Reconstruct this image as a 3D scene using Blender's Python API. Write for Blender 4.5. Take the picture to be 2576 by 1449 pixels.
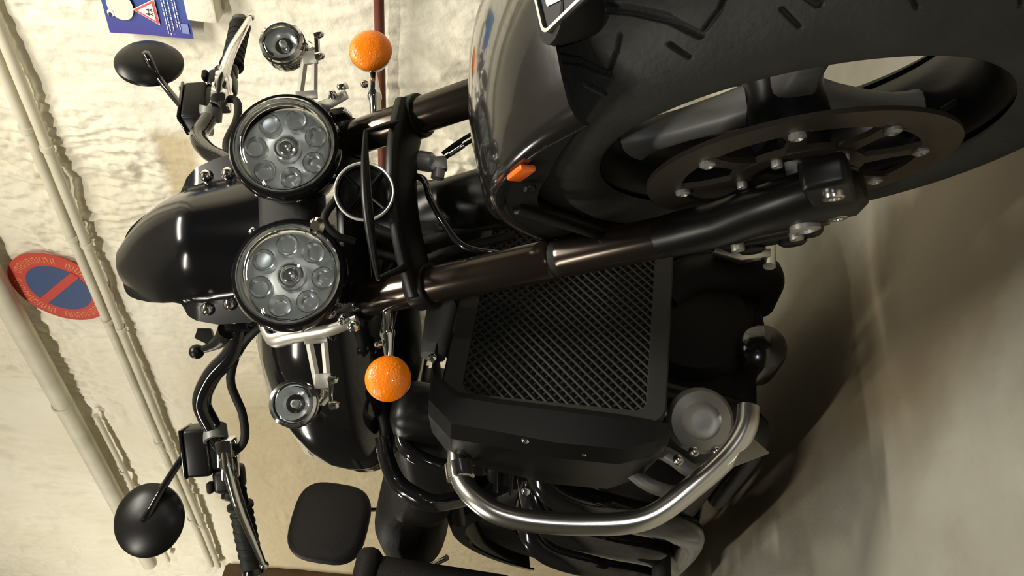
import bpy, bmesh, math, random
import numpy as np
from mathutils import Vector, Matrix

for o in list(bpy.data.objects):
    bpy.data.objects.remove(o)
random.seed(7)
PI = math.pi
scene = bpy.context.scene
COL = scene.collection

# ------------------------------------------------------------------ camera
cam_data = bpy.data.cameras.new('camera')
cam = bpy.data.objects.new('camera', cam_data)
COL.objects.link(cam)
cam_data.sensor_fit = 'HORIZONTAL'
cam_data.sensor_width = 36.0
cam_data.lens = 27.95                      # the phone was held upright: world up is the frame's left
cam_data.clip_start = 0.02
cam.matrix_world = Matrix(((0.07817, 0.521766, 0.8495, 0.613595),
                           (0.084795, 0.84554, -0.527136, -0.679331),
                           (-0.993327, 0.113239, 0.021853, 0.629886),
                           (0, 0, 0, 1)))
scene.camera = cam

# ------------------------------------------------------------------ light
scene.view_settings.view_transform = 'Standard'
scene.view_settings.look = 'None'
scene.view_settings.exposure = 0.0
scene.view_settings.gamma = 1.0
scene.view_settings.use_curve_mapping = False

world = bpy.data.worlds.new('garage_air')
scene.world = world
world.use_nodes = True
bg = world.node_tree.nodes['Background']
bg.inputs['Color'].default_value = (1.0, 0.90, 0.72, 1)
bg.inputs['Strength'].default_value = 0.02


def area_lamp(name, loc, target, size, size_y, power, color):
    d = bpy.data.lights.new(name, 'AREA')
    d.shape = 'RECTANGLE'
    d.size, d.size_y = size, size_y
    d.energy = power
    d.color = color
    o = bpy.data.objects.new(name, d)
    COL.objects.link(o)
    o.location = loc
    v = (Vector(target) - Vector(loc)).normalized()
    o.rotation_euler = v.to_track_quat('-Z', 'Y').to_euler()
    return o


# fluorescent tube on the ceiling above the front of the bike
area_lamp('ceiling_tube_light', (0.28, 0.02, 2.60), (0.20, 0.02, 0.9), 0.9, 0.07, 62, (1.0, 0.94, 0.81))
# unseen fill over the aisle, lighting the wall from the front
area_lamp('aisle_fill_light', (-0.4, -2.1, 2.60), (-0.6, 0.6, 1.3), 1.2, 0.07, 50, (1.0, 0.94, 0.81))
area_lamp('aisle_fill_light', (-3.9, -1.7, 2.60), (-3.6, 0.2, 1.4), 1.2, 0.07, 40, (1.0, 0.94, 0.81))  # added to brighten the dim rear end of the wall
# the phone's own flash beside its lens
fd = bpy.data.lights.new('phone_flash', 'POINT')
fd.energy = 4.5
fd.shadow_soft_size = 0.006
fd.color = (0.93, 0.97, 1.0)
fo = bpy.data.objects.new('phone_flash', fd)
COL.objects.link(fo)
fo.location = (0.628, -0.655, 0.632)
# small lamp further along the aisle in front of the bike
area_lamp('aisle_light', (2.2, -0.35, 1.25), (-0.4, 0.0, 0.7), 0.08, 0.08, 5, (1.0, 0.95, 0.84))

# ------------------------------------------------------------------ materials
MATS = {}


def mat(name, color, rough=0.5, metal=0.0, coat=0.0, trans=0.0, ior=1.45, bump=0.0, bscale=60.0,
        var=0.0, vscale=8.0, spec=0.5, color2=None):
    m = bpy.data.materials.new(name)
    m.use_nodes = True
    nt = m.node_tree
    p = nt.nodes['Principled BSDF']
    p.inputs['Base Color'].default_value = (*color, 1)
    p.inputs['Roughness'].default_value = rough
    p.inputs['Metallic'].default_value = metal
    p.inputs['Coat Weight'].default_value = coat
    p.inputs['Coat Roughness'].default_value = 0.05
    p.inputs['Transmission Weight'].default_value = trans
    p.inputs['IOR'].default_value = ior
    p.inputs['Specular IOR Level'].default_value = spec
    tc = nt.nodes.new('ShaderNodeTexCoord')
    if var > 0 or color2:
        n = nt.nodes.new('ShaderNodeTexNoise')
        n.inputs['Scale'].default_value = vscale
        n.inputs['Detail'].default_value = 6
        nt.links.new(tc.outputs['Object'], n.inputs['Vector'])
        r = nt.nodes.new('ShaderNodeValToRGB')
        c2 = color2 or tuple(max(0, c * (1 - var)) for c in color)
        r.color_ramp.elements[0].position = 0.35
        r.color_ramp.elements[1].position = 0.68
        r.color_ramp.elements[0].color = (*c2, 1)
        r.color_ramp.elements[1].color = (*color, 1)
        nt.links.new(n.outputs['Fac'], r.inputs['Fac'])
        nt.links.new(r.outputs['Color'], p.inputs['Base Color'])
    if bump > 0:
        n2 = nt.nodes.new('ShaderNodeTexNoise')
        n2.inputs['Scale'].default_value = bscale
        n2.inputs['Detail'].default_value = 5
        nt.links.new(tc.outputs['Object'], n2.inputs['Vector'])
        b = nt.nodes.new('ShaderNodeBump')
        b.inputs['Strength'].default_value = bump
        b.inputs['Distance'].default_value = 0.004
        nt.links.new(n2.outputs['Fac'], b.inputs['Height'])
        nt.links.new(b.outputs['Normal'], p.inputs['Normal'])
    MATS[name] = m
    return m


mat('wall_paint', (0.88, 0.84, 0.71), 0.85, bump=0.9, bscale=38, color2=(0.80, 0.75, 0.60), vscale=2.2)
mat('ceiling_paint', (0.42, 0.40, 0.35), 0.8, var=0.2, vscale=2)
mat('pipe_paint', (0.72, 0.68, 0.54), 0.6, var=0.15, vscale=9)
mat('rust_paint', (0.17, 0.045, 0.025), 0.55, var=0.3, vscale=20)
mat('brown_frame', (0.12, 0.07, 0.03), 0.6, var=0.3)
mat('black_gloss', (0.006, 0.006, 0.007), 0.10, coat=1.0)
mat('black_gloss_worn', (0.010, 0.009, 0.009), 0.16, coat=0.8, bump=0.06, bscale=30)
mat('black_satin', (0.005, 0.005, 0.005), 0.36, var=0.2, spec=0.3)
mat('black_rough', (0.006, 0.0055, 0.005), 0.6, var=0.3, spec=0.25)
mat('fork_black', (0.040, 0.031, 0.025), 0.20, metal=0.75)
mat('rubber', (0.009, 0.009, 0.008), 0.65, spec=0.3, var=0.25, bump=0.15, bscale=120)
mat('tyre_rubber', (0.028, 0.028, 0.025), 0.66, spec=0.3, var=0.35, vscale=14, bump=0.25, bscale=160)
mat('rim_black', (0.005, 0.005, 0.006), 0.35, spec=0.3)
mat('disc_steel', (0.075, 0.062, 0.048), 0.45, metal=0.8, var=0.2, vscale=20)
mat('chrome', (0.86, 0.86, 0.86), 0.06, metal=1.0)
mat('satin_steel', (0.66, 0.65, 0.62), 0.24, metal=1.0)
mat('ring_silver', (0.80, 0.80, 0.78), 0.35, metal=0.5)
mat('alloy', (0.36, 0.35, 0.33), 0.45, metal=0.7)
mat('grey_alloy', (0.15, 0.15, 0.14), 0.5, metal=0.3)
mat('grey_plate', (0.50, 0.48, 0.43), 0.35, metal=0.7)
m = bpy.data.materials.new('thin_glass')
m.use_nodes = True
nt = m.node_tree
nt.nodes.remove(nt.nodes['Principled BSDF'])
g1 = nt.nodes.new('ShaderNodeBsdfTransparent')
g1.inputs['Color'].default_value = (0.97, 0.98, 0.97, 1)
g2 = nt.nodes.new('ShaderNodeBsdfGlossy')
g2.inputs['Roughness'].default_value = 0.02
fz = nt.nodes.new('ShaderNodeFresnel')
fz.inputs['IOR'].default_value = 1.45
gx = nt.nodes.new('ShaderNodeMixShader')
nt.links.new(fz.outputs['Fac'], gx.inputs['Fac'])
nt.links.new(g1.outputs['BSDF'], gx.inputs[1])
nt.links.new(g2.outputs['BSDF'], gx.inputs[2])
nt.links.new(gx.outputs['Shader'], nt.nodes['Material Output'].inputs['Surface'])
MATS['glass'] = m
mat('screen_black', (0.005, 0.005, 0.006), 0.17, spec=0.45)
mat('reflector', (0.86, 0.87, 0.88), 0.17, metal=0.85)
mat('reflector_grey', (0.33, 0.34, 0.35), 0.22, metal=0.9)
mat('reflector_dim', (0.82, 0.84, 0.86), 0.28, metal=0.4)
mat('led_yellow', (0.75, 0.66, 0.30), 0.3)
mat('amber', (1.0, 0.23, 0.0), 0.25, coat=0.3, bump=0.35, bscale=300)
mat('reflex_orange', (0.75, 0.13, 0.01), 0.2, coat=0.8)
mat('mesh_black', (0.030, 0.030, 0.026), 0.55, spec=0.25)
mat('core_dark', (0.004, 0.004, 0.004), 0.8)
mat('leather', (0.008, 0.007, 0.007), 0.6, bump=0.3, bscale=200, spec=0.25)
mat('mirror_glass', (0.8, 0.8, 0.8), 0.02, metal=1.0)
mat('plate_white', (0.70, 0.70, 0.68), 0.4)
mat('plate_black', (0.010, 0.012, 0.012), 0.5, spec=0.25)
mat('sign_red', (0.52, 0.055, 0.035), 0.6)
mat('sign_blue', (0.04, 0.075, 0.19), 0.6)
mat('sign_pale', (0.70, 0.28, 0.11), 0.6)
mat('poster_cream', (0.82, 0.78, 0.60), 0.6)
mat('poster_white', (0.82, 0.80, 0.78), 0.6)
mat('poster_red', (0.62, 0.10, 0.09), 0.6)
mat('poster_pale_blue', (0.22, 0.27, 0.55), 0.6)
mat('poster_ink', (0.03, 0.03, 0.04), 0.6)

# poster sheet: printed gradient from teal blue to violet blue
m = mat('poster_blue', (0.03, 0.05, 0.25), 0.5)
nt = m.node_tree
tc = nt.nodes.new('ShaderNodeTexCoord')
sp = nt.nodes.new('ShaderNodeSeparateXYZ')
nt.links.new(tc.outputs['Generated'], sp.inputs['Vector'])
rp = nt.nodes.new('ShaderNodeValToRGB')
rp.color_ramp.elements[0].position = 0.0
rp.color_ramp.elements[0].color = (0.055, 0.045, 0.28, 1)
rp.color_ramp.elements[1].position = 0.75
rp.color_ramp.elements[1].color = (0.012, 0.13, 0.33, 1)
nt.links.new(sp.outputs['X'], rp.inputs['Fac'])
nt.links.new(rp.outputs['Color'], nt.nodes['Principled BSDF'].inputs['Base Color'])

# concrete floor with brown oil stains and a strip of painted shade
m = bpy.data.materials.new('concrete')
m.use_nodes = True
nt = m.node_tree
p = nt.nodes['Principled BSDF']
p.inputs['Roughness'].default_value = 0.62
tc = nt.nodes.new('ShaderNodeTexCoord')
n1 = nt.nodes.new('ShaderNodeTexNoise')
n1.inputs['Scale'].default_value = 3.0
n1.inputs['Detail'].default_value = 7
nt.links.new(tc.outputs['Object'], n1.inputs['Vector'])
r1 = nt.nodes.new('ShaderNodeValToRGB')
r1.color_ramp.elements[0].position = 0.30
r1.color_ramp.elements[0].color = (0.20, 0.185, 0.145, 1)
r1.color_ramp.elements[1].position = 0.72
r1.color_ramp.elements[1].color = (0.31, 0.305, 0.26, 1)
nt.links.new(n1.outputs['Fac'], r1.inputs['Fac'])
n2 = nt.nodes.new('ShaderNodeTexNoise')
n2.inputs['Scale'].default_value = 1.7
n2.inputs['Detail'].default_value = 9
n2.inputs['Roughness'].default_value = 0.65
nt.links.new(tc.outputs['Object'], n2.inputs['Vector'])
r2 = nt.nodes.new('ShaderNodeValToRGB')
r2.color_ramp.elements[0].position = 0.50
r2.color_ramp.elements[0].color = (0, 0, 0, 1)
r2.color_ramp.elements[1].position = 0.66
r2.color_ramp.elements[1].color = (0.7, 0.7, 0.7, 1)
nt.links.new(n2.outputs['Fac'], r2.inputs['Fac'])
mx = nt.nodes.new('ShaderNodeMix')
mx.data_type = 'RGBA'
# the motorcycle's shade put into the floor colour as a brown strip, ragged edge
sx = nt.nodes.new('ShaderNodeSeparateXYZ')
nt.links.new(tc.outputs['Object'], sx.inputs['Vector'])


def mth(op, a, b_):
    q = nt.nodes.new('ShaderNodeMath')
    q.operation = op
    for k_, v_ in enumerate((a, b_)):
        if isinstance(v_, (int, float)):
            q.inputs[k_].default_value = v_
        else:
            nt.links.new(v_, q.inputs[k_])
    return q.outputs['Value']


off = mth('ABSOLUTE', mth('SUBTRACT', sx.outputs['Y'], 0.03), 0.0)
off = mth('ADD', off, mth('MULTIPLY', mth('SUBTRACT', n2.outputs['Fac'], 0.5), 0.45))
strip = nt.nodes.new('ShaderNodeMapRange')
strip.inputs['From Min'].default_value = 0.27
strip.inputs['From Max'].default_value = 0.12
strip.inputs['To Max'].default_value = 0.75
nt.links.new(off, strip.inputs['Value'])
nt.links.new(mth('MAXIMUM', mth('MULTIPLY', r2.outputs['Color'], 0.5), strip.outputs['Result']), mx.inputs['Factor'])
nt.links.new(r1.outputs['Color'], mx.inputs['A'])
mx.inputs['B'].default_value = (0.12, 0.085, 0.045, 1)
nt.links.new(mx.outputs['Result'], p.inputs['Base Color'])
n3 = nt.nodes.new('ShaderNodeTexNoise')
n3.inputs['Scale'].default_value = 90
n3.inputs['Detail'].default_value = 4
nt.links.new(tc.outputs['Object'], n3.inputs['Vector'])
bp = nt.nodes.new('ShaderNodeBump')
bp.inputs['Strength'].default_value = 0.25
bp.inputs['Distance'].default_value = 0.003
nt.links.new(n3.outputs['Fac'], bp.inputs['Height'])
nt.links.new(bp.outputs['Normal'], p.inputs['Normal'])
MATS['concrete'] = m

# ------------------------------------------------------------------ frames
# world: z up, floor z = 0, x along the bike, y to its left, origin under the front axle.
# front frame: turns with the handlebar; body frame: leans on the side stand. Both in metres, z measured from axle height.
FRONT = Matrix(((0.932412, 0.348838, -0.094442, 0.0),
                (-0.360257, 0.91791, -0.1663, 0.0),
                (0.028678, 0.189084, 0.981542, 0.335),
                (0, 0, 0, 1)))
BODY = Matrix(((0.998585, 0.003128, -0.053093, 0.007023),
               (0.0, 0.998269, 0.058813, 0.038233),
               (0.053185, -0.05873, 0.996856, 0.332601),
               (0, 0, 0, 1)))
RAKE = math.radians(32)
NV = Vector((math.cos(RAKE), 0, math.sin(RAKE)))          # square to the fork, forwards
SV = Vector((-math.sin(RAKE), 0, math.cos(RAKE)))         # up the fork
WALL_T = Vector((-0.979574, -0.201084, 0.0))              # along the wall, towards the rear of the bike
WALL_N = Vector((-0.201084, 0.979574, 0.0))               # into the wall
WALL_D = 1.0
# wall frame: x along the wall to the rear, y out of the wall into the room, z up
WALL = Matrix(((WALL_T.x, -WALL_N.x, 0, WALL_N.x * WALL_D),
               (WALL_T.y, -WALL_N.y, 0, WALL_N.y * WALL_D),
               (0, 0, 1, 0),
               (0, 0, 0, 1)))
IDENT = Matrix.Identity(4)


def fk(n, y, s):
    """point given square to / along the fork, in the front frame"""
    v = NV * n + SV * s
    return Vector((v.x, y, v.z))


# ------------------------------------------------------------------ mesh helpers
def basis(axis):
    a = Vector(axis).normalized()
    t = Vector((0, 0, 1)) if abs(a.z) < 0.9 else Vector((1, 0, 0))
    u = a.cross(t).normalized()
    v = a.cross(u).normalized()
    return a, u, v


def spline(pts, k=6):
    pts = [Vector(q) for q in pts]
    if len(pts) < 3:
        return pts
    out = []
    ext = [pts[0] * 2 - pts[1]] + pts + [pts[-1] * 2 - pts[-2]]
    for i in range(1, len(ext) - 2):
        p0, p1, p2, p3 = ext[i - 1:i + 3]
        for j in range(k):
            t = j / k
            out.append(0.5 * ((2 * p1) + (p2 - p0) * t + (2 * p0 - 5 * p1 + 4 * p2 - p3) * t * t
                              + (3 * p1 - p0 - 3 * p2 + p3) * t ** 3))
    out.append(pts[-1])
    return out


class MB:
    def __init__(self):
        self.v, self.f = [], []

    def add(self, vs, fs):
        o = len(self.v)
        self.v += [tuple(q) for q in vs]
        self.f += [tuple(i + o for i in q) for q in fs]
        return self

    def loft(self, loops, cap=True, closed=False):
        n = len(loops[0])
        vs = [q for lp in loops for q in lp]
        fs = []
        m_ = len(loops)
        for i in range(m_ if closed else m_ - 1):
            a, b = i * n, ((i + 1) % m_) * n
            for j in range(n):
                k = (j + 1) % n
                fs.append((a + j, a + k, b + k, b + j))
        if cap and not closed:
            fs.append(tuple(range(n - 1, -1, -1)))
            fs.append(tuple((m_ - 1) * n + j for j in range(n)))
        return self.add(vs, fs)

    def tube(self, pts, r, n=12, smooth=0, cap=True, flat=1.0, up=None):
        pts = spline(pts, smooth) if smooth else [Vector(q) for q in pts]
        if not isinstance(r, (list, tuple)):
            rs = [r] * len(pts)
        else:
            rs = []
            for i in range(len(pts)):
                t = i / (len(pts) - 1) * (len(r) - 1)
                k = min(int(t), len(r) - 2)
                rs.append(r[k] + (r[k + 1] - r[k]) * (t - k))
        loops = []
        prev = None
        for i, q in enumerate(pts):
            d = (pts[min(i + 1, len(pts) - 1)] - pts[max(i - 1, 0)])
            if d.length < 1e-9:
                d = Vector((0, 0, 1))
            d.normalize()
            if prev is None:
                if up is not None:
                    u = Vector(up) - d * Vector(up).dot(d)
                    u.normalize()
                else:
                    _, u, _ = basis(d)
            else:
                u = prev - d * prev.dot(d)
                u.normalize()
            prev = u
            w = d.cross(u)
            loops.append([q + (u * math.cos(2 * PI * j / n) + w * math.sin(2 * PI * j / n) * flat) * rs[i]
                          for j in range(n)])
        return self.loft(loops, cap)

    def lathe(self, prof, origin, axis, n=32, closed=False):
        """prof: (radius, height along axis)"""
        a, u, v = basis(axis)
        o = Vector(origin)
        loops = []
        for r, h in prof:
            loops.append([o + a * h + (u * math.cos(2 * PI * j / n) + v * math.sin(2 * PI * j / n)) * max(r, 1e-5)
                          for j in range(n)])
        return self.loft(loops, cap=not closed, closed=closed)

    def box(self, c, size, rot=None, bev=0.0, seg=2):
        bm = bmesh.new()
        bmesh.ops.create_cube(bm, size=1.0)
        bmesh.ops.scale(bm, vec=Vector(size), verts=bm.verts)
        if bev > 0:
            bmesh.ops.bevel(bm, geom=list(bm.edges), offset=bev, segments=seg, affect='EDGES', profile=0.5)
        M = Matrix.Translation(Vector(c)) @ (rot.to_4x4() if rot is not None else IDENT)
        bm.verts.index_update()
        self.add([M @ q.co for q in bm.verts], [[q.index for q in fc.verts] for fc in bm.faces])
        bm.free()
        return self

    def prism(self, poly, origin, ux, uy, thick):
        """poly: 2-d outline in (ux, uy), extruded by thick along ux x uy"""
        ux, uy, o = Vector(ux), Vector(uy), Vector(origin)
        w = ux.cross(uy).normalized()
        a = [o + ux * x + uy * y for x, y in poly]
        b = [q + w * thick for q in a]
        return self.loft([a, b])

    def sphere(self, c, r, n=16):
        prof = [(r * math.sin(PI * i / 10), -r * math.cos(PI * i / 10)) for i in range(11)]
        return self.lathe(prof, c, (0, 0, 1), n)

    def bolt(self, c, axis, r, h, hexed=False):
        """domed or socket head bolt"""
        if hexed:
            self.lathe([(r, 0), (r, h), (r * 0.9, h * 1.15), (r * 0.55, h * 1.15), (r * 0.5, h * 0.5), (0, h * 0.5)], c, axis, 12)
        else:
            self.lathe([(r, 0), (r, h * 0.45), (r * 0.8, h * 0.8), (r * 0.4, h * 0.97), (0, h)], c, axis, 12)
        return self

    def grid(self, P, thick=None):
        """P: rows x cols of points; thick: offset vector list for the back sheet"""
        rows, cols = len(P), len(P[0])
        vs = [q for row in P for q in row]
        fs = [(i * cols + j, i * cols + j + 1, (i + 1) * cols + j + 1, (i + 1) * cols + j)
              for i in range(rows - 1) for j in range(cols - 1)]
        if thick is not None:
            o = len(vs)
            vs += [Vector(q) + Vector(thick) for q in vs]
            fs += [(o + a, o + d, o + c, o + b) for a, b, c, d in fs]
            ring = ([(0, j) for j in range(cols)] + [(i, cols - 1) for i in range(1, rows)]
                    + [(rows - 1, j) for j in range(cols - 2, -1, -1)] + [(i, 0) for i in range(rows - 2, 0, -1)])
            for k in range(len(ring)):
                a = ring[k][0] * cols + ring[k][1]
                b_ = ring[(k + 1) % len(ring)]
                b = b_[0] * cols + b_[1]
                fs.append((b, a, a + o, b + o))
        return self.add(vs, fs)

    def build(self, name, material, parent=None, frame=IDENT, smooth=True, angle=38):
        me = bpy.data.meshes.new(name)
        base = frame
        if parent is not None:
            base = Matrix.Translation(-parent_origin(parent)) @ frame
        me.from_pydata([tuple(base @ Vector(q)) for q in self.v], [], self.f)
        me.validate(verbose=False)
        bm = bmesh.new()
        bm.from_mesh(me)
        bmesh.ops.remove_doubles(bm, verts=bm.verts, dist=2e-6)
        bmesh.ops.recalc_face_normals(bm, faces=bm.faces)
        bm.to_mesh(me)
        bm.free()
        if smooth:
            me.shade_smooth()
            me.set_sharp_from_angle(angle=math.radians(angle))
        me.materials.append(MATS[material])
        o = bpy.data.objects.new(name, me)
        COL.objects.link(o)
        if parent is not None:
            o.parent = parent
        return o


def parent_origin(p):
    v = Vector((0, 0, 0))
    while p is not None:
        v = v + p.location
        p = p.parent
    return v


def tag(o, label=None, cat=None, group=None, kind=None):
    if label:
        o['label'] = label
    if cat:
        o['category'] = cat
    if group:
        o['group'] = group
    if kind:
        o['kind'] = kind
    return o


def empty(name, loc):
    o = bpy.data.objects.new(name, None)
    COL.objects.link(o)
    o.location = loc
    o.empty_display_size = 0.05
    return o


# ------------------------------------------------------------------ noise (value noise, numpy)
def vnoise(x, y, seed):
    xi, yi = np.floor(x).astype(np.int64), np.floor(y).astype(np.int64)
    fx, fy = x - xi, y - yi
    fx, fy = fx * fx * fx * (fx * (fx * 6 - 15) + 10), fy * fy * fy * (fy * (fy * 6 - 15) + 10)

    def h(a, b):
        n = (a * 374761393 + b * 668265263 + seed * 974711) & 0xffffffff
        n = ((n ^ (n >> 13)) * 1274126177) & 0xffffffff
        return ((n ^ (n >> 16)) & 0xffff) / 65535.0
    v00, v10, v01, v11 = h(xi, yi), h(xi + 1, yi), h(xi, yi + 1), h(xi + 1, yi + 1)
    return (v00 * (1 - fx) + v10 * fx) * (1 - fy) + (v01 * (1 - fx) + v11 * fx) * fy


def fbm(x, y, seed, octv=5, gain=0.5):
    s, a, t = 0, 1.0, 0
    for k in range(octv):
        s = s + a * vnoise(x * 2 ** k + 17.3 * k, y * 2 ** k - 9.1 * k, seed + k)
        t += a
        a *= gain
    return s / t


# ------------------------------------------------------------------ setting: floor and rough painted wall
fl = MB()
fl.grid([[Vector((x, y, 0)) for x in np.linspace(-6.5, 5.0, 24)] for y in np.linspace(-6, 2.4, 18)])
floor = fl.build('floor', 'concrete', smooth=False)
tag(floor, 'grey concrete garage floor with brown oil stains and painted shade under the motorcycle', kind='structure')

ce = MB()
ce.grid([[Vector((x, y, 3.68)) for x in np.linspace(-6.5, 5.0, 12)] for y in np.linspace(-6, 2.4, 9)])
tag(ce.build('ceiling', 'ceiling_paint', smooth=False), 'plain grey concrete garage ceiling above the aisle', kind='structure')
fw = MB()
fw.box((-0.75, -6.0, 1.84), (11.5, 0.1, 3.68))
tag(fw.build('wall_front', 'ceiling_paint', smooth=False), 'plain far wall across the aisle, behind the camera', kind='structure')

ts = np.concatenate([np.linspace(-1.6, 0.2, 90, endpoint=False), np.linspace(0.2, 2.4, 400, endpoint=False),
                     np.linspace(2.4, 5.4, 200)])
zs = np.concatenate([np.linspace(-0.02, 0.45, 30, endpoint=False), np.linspace(0.45, 2.45, 360, endpoint=False),
                     np.linspace(2.45, 3.7, 110)])
T, Z = np.meshgrid(ts, zs, indexing='ij')
warp = fbm(T * 3, Z * 3, 3, 3) - 0.5
big = fbm(T * 2.2 + warp, Z * 1.8 + warp, 11, 3)
mid = fbm(T * 9 + 2 * warp + Z * 1.2, Z * 4.5 + 2 * warp, 23, 4)
ridge = 1 - np.abs(2 * fbm(T * 15 + 3 * warp + Z * 2.5, Z * 6.5 + 3 * warp, 37, 4) - 1)
fine = fbm(T * 55 + Z * 7, Z * 26, 51, 3)
rough_mask = np.clip((fbm(T * 1.6 + 4, Z * 1.6 + 2, 77, 3) - 0.33) * 5.5, 0.32, 1)
def sstep(x, a, b):
    t = np.clip((x - a) / (b - a), 0, 1)
    return t * t * (3 - 2 * t)


# smoother, tan-coloured areas: low part of the far wall and a patch behind the handlebar
wob = 0.20 * (fbm(T * 1.3, Z * 1.3, 91, 3) - 0.5)
tanm = sstep(T + wob, 1.5, 2.5) * (1 - sstep(Z + wob, 1.62, 1.92))
tanm = np.maximum(tanm, sstep(T, 0.94, 0.99) * (1 - sstep(T, 1.2, 1.5)) * sstep(Z, 1.50, 1.56) * (1 - sstep(Z, 1.625, 1.66)))
rough_mask = rough_mask * (1 - 0.75 * tanm)
Hh = 0.030 * (big - 0.5) + rough_mask * (0.026 * (mid - 0.5) + 0.034 * (ridge - 0.7) + 0.020 * (fine - 0.5))
Hh = np.minimum(Hh, 0.016)
nx, nz = len(ts), len(zs)
P = (np.array(WALL_T)[None, None, :] * T[..., None] + np.array(WALL_N)[None, None, :] * (WALL_D + 0.012 - Hh)[..., None])
P[..., 2] = Z
me = bpy.data.meshes.new('wall_back')
me.vertices.add(nx * nz)
me.vertices.foreach_set('co', P.reshape(-1).astype(np.float32))
idx = np.arange(nx * nz).reshape(nx, nz)
quads = np.stack([idx[:-1, :-1], idx[:-1, 1:], idx[1:, 1:], idx[1:, :-1]], -1).reshape(-1, 4)
me.loops.add(len(quads) * 4)
me.loops.foreach_set('vertex_index', quads.reshape(-1).astype(np.int32))
me.polygons.add(len(quads))
me.polygons.foreach_set('loop_start', (np.arange(len(quads)) * 4).astype(np.int32))
me.update(calc_edges=True)
me.validate()
at = me.attributes.new('tan_area', 'FLOAT', 'POINT')
at.data.foreach_set('value', tanm.reshape(-1).astype(np.float32))
me.shade_smooth()
me.materials.append(MATS['wall_paint'])
nt = MATS['wall_paint'].node_tree
ramp = [q for q in nt.nodes if q.type == 'VALTORGB'][0]
an = nt.nodes.new('ShaderNodeAttribute')
an.attribute_name = 'tan_area'
mxn = nt.nodes.new('ShaderNodeMix')
mxn.data_type = 'RGBA'
nt.links.new(an.outputs['Fac'], mxn.inputs['Factor'])
nt.links.new(ramp.outputs['Color'], mxn.inputs['A'])
mxn.inputs['B'].default_value = (0.62, 0.52, 0.34, 1)
nt.links.new(mxn.outputs['Result'], nt.nodes['Principled BSDF'].inputs['Base Color'])
wall = bpy.data.objects.new('wall_back', me)
COL.objects.link(wall)
tag(wall, 'rough cream painted stone wall behind the motorcycle', kind='structure')

fr = MB()
fr.box((3.98, 0.05, 0.965), (0.16, 0.14, 1.93), bev=0.01)
fr.box((3.885, 0.03, 0.955), (0.03, 0.10, 1.91), bev=0.006)
tag(fr.build('trim_1', 'brown_frame', frame=WALL), 'brown upright frame at the far end of the cream wall', kind='structure')


# ------------------------------------------------------------------ pipes on the wall
def wall_pipe(name, z, r, x0, x1, material, label, cat, off, clips, group=None):
    up = -1 if z < 1.96 else 1                     # side the screw lug of a clip points to
    root = empty(name, WALL @ Vector((x0, off, z)))
    tag(root, label, cat, group)
    b = MB()
    pts = [(x, off + 0.0012 * math.sin(x * 3.1 + z * 9), z + 0.003 * math.sin(x * 2.3 + z * 5)) for x in np.linspace(x0, x1, 30)]
    b.tube(pts, r, 14)
    b.build('pipe', material, root, WALL)
    for x in clips:
        c = MB()
        c.lathe([(r + 0.0045, -0.008), (r + 0.0045, 0.008), (r + 0.0005, 0.008), (r + 0.0005, -0.008)], (x, off, z), (1, 0, 0), 16, closed=True)
        y0 = 0.0046
        c.box((x, (y0 + off - r) / 2, z), (0.014, off - r - y0 + 0.002, 0.016), bev=0.001)
        c.box((x, off - 0.004, z + up * (r + 0.005)), (0.014, 0.006, 0.012), bev=0.002)
        c.build('pipe_clip', 'pipe_paint', root, WALL)
    return root


wall_pipe('conduit', 1.984, 0.0150, -1.4, 3.84, 'pipe_paint',
          'thin cream conduit, upper of the close pair crossing the round sign', 'conduit', 0.0255,
          (0.18, 0.977, 1.395, 1.803, 2.6, 3.3))
wall_pipe('conduit', 1.946, 0.0150, -1.4, 3.84, 'pipe_paint',
          'thin cream conduit, lower of the close pair, just below its twin', 'conduit', 0.0255,
          (0.22, 1.036, 1.42, 1.84, 2.65, 3.35))
wall_pipe('wide_pipe', 2.304, 0.038, -1.4, 3.84, 'pipe_paint',
          'wide cream pipe above the pair of thin conduits covering the top of the round sign', 'pipe', 0.0485, (0.9, 2.35, 3.5))
wall_pipe('wide_pipe', 2.215, 0.012, 2.45, 3.84, 'pipe_paint',
          'short thin cream conduit under the wide pipe behind the right hand mirror', 'conduit', 0.0225, (2.9,)).name = 'conduit'
wall_pipe('metal_pipe', 0.979, 0.0125, -1.4, 1.25, 'rust_paint',
          'rust red metal pipe running along the cream wall behind the left turn signal', 'pipe', 0.030, (0.30,))

jb = MB()
jb.box((0.50, 0.012, 1.412), (0.15, 0.05, 0.075), bev=0.006)
tag(jb.build('junction_box', 'wall_paint', frame=WALL), 'small cream painted box on the wall just below the blue poster', 'box')

# ------------------------------------------------------------------ round no parking sign
SX, SZ, SR, SY = 1.676, 2.124, 0.166, 0.0082
sign = empty('no_parking_sign', WALL @ Vector((SX, SY, SZ)))
tag(sign, 'round red and blue no parking sign on the wall behind the pipes', 'sign')


def ring(r0, r1, y0, y1, a0=0, a1=2 * PI, n=64):
    """flat arc of a ring on the wall, centred on the sign"""
    b = MB()
    full = abs(a1 - a0 - 2 * PI) < 1e-6
    loops = []
    for i in range(n if full else n + 1):
        a = a0 + (a1 - a0) * i / n
        loops.append([Vector((SX - r * math.cos(a), y, SZ + r * math.sin(a)))
                      for r, y in ((r0, y0), (r1, y0), (r1, y1), (r0, y1))])
    b.loft(loops, cap=not full, closed=full)
    return b


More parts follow.
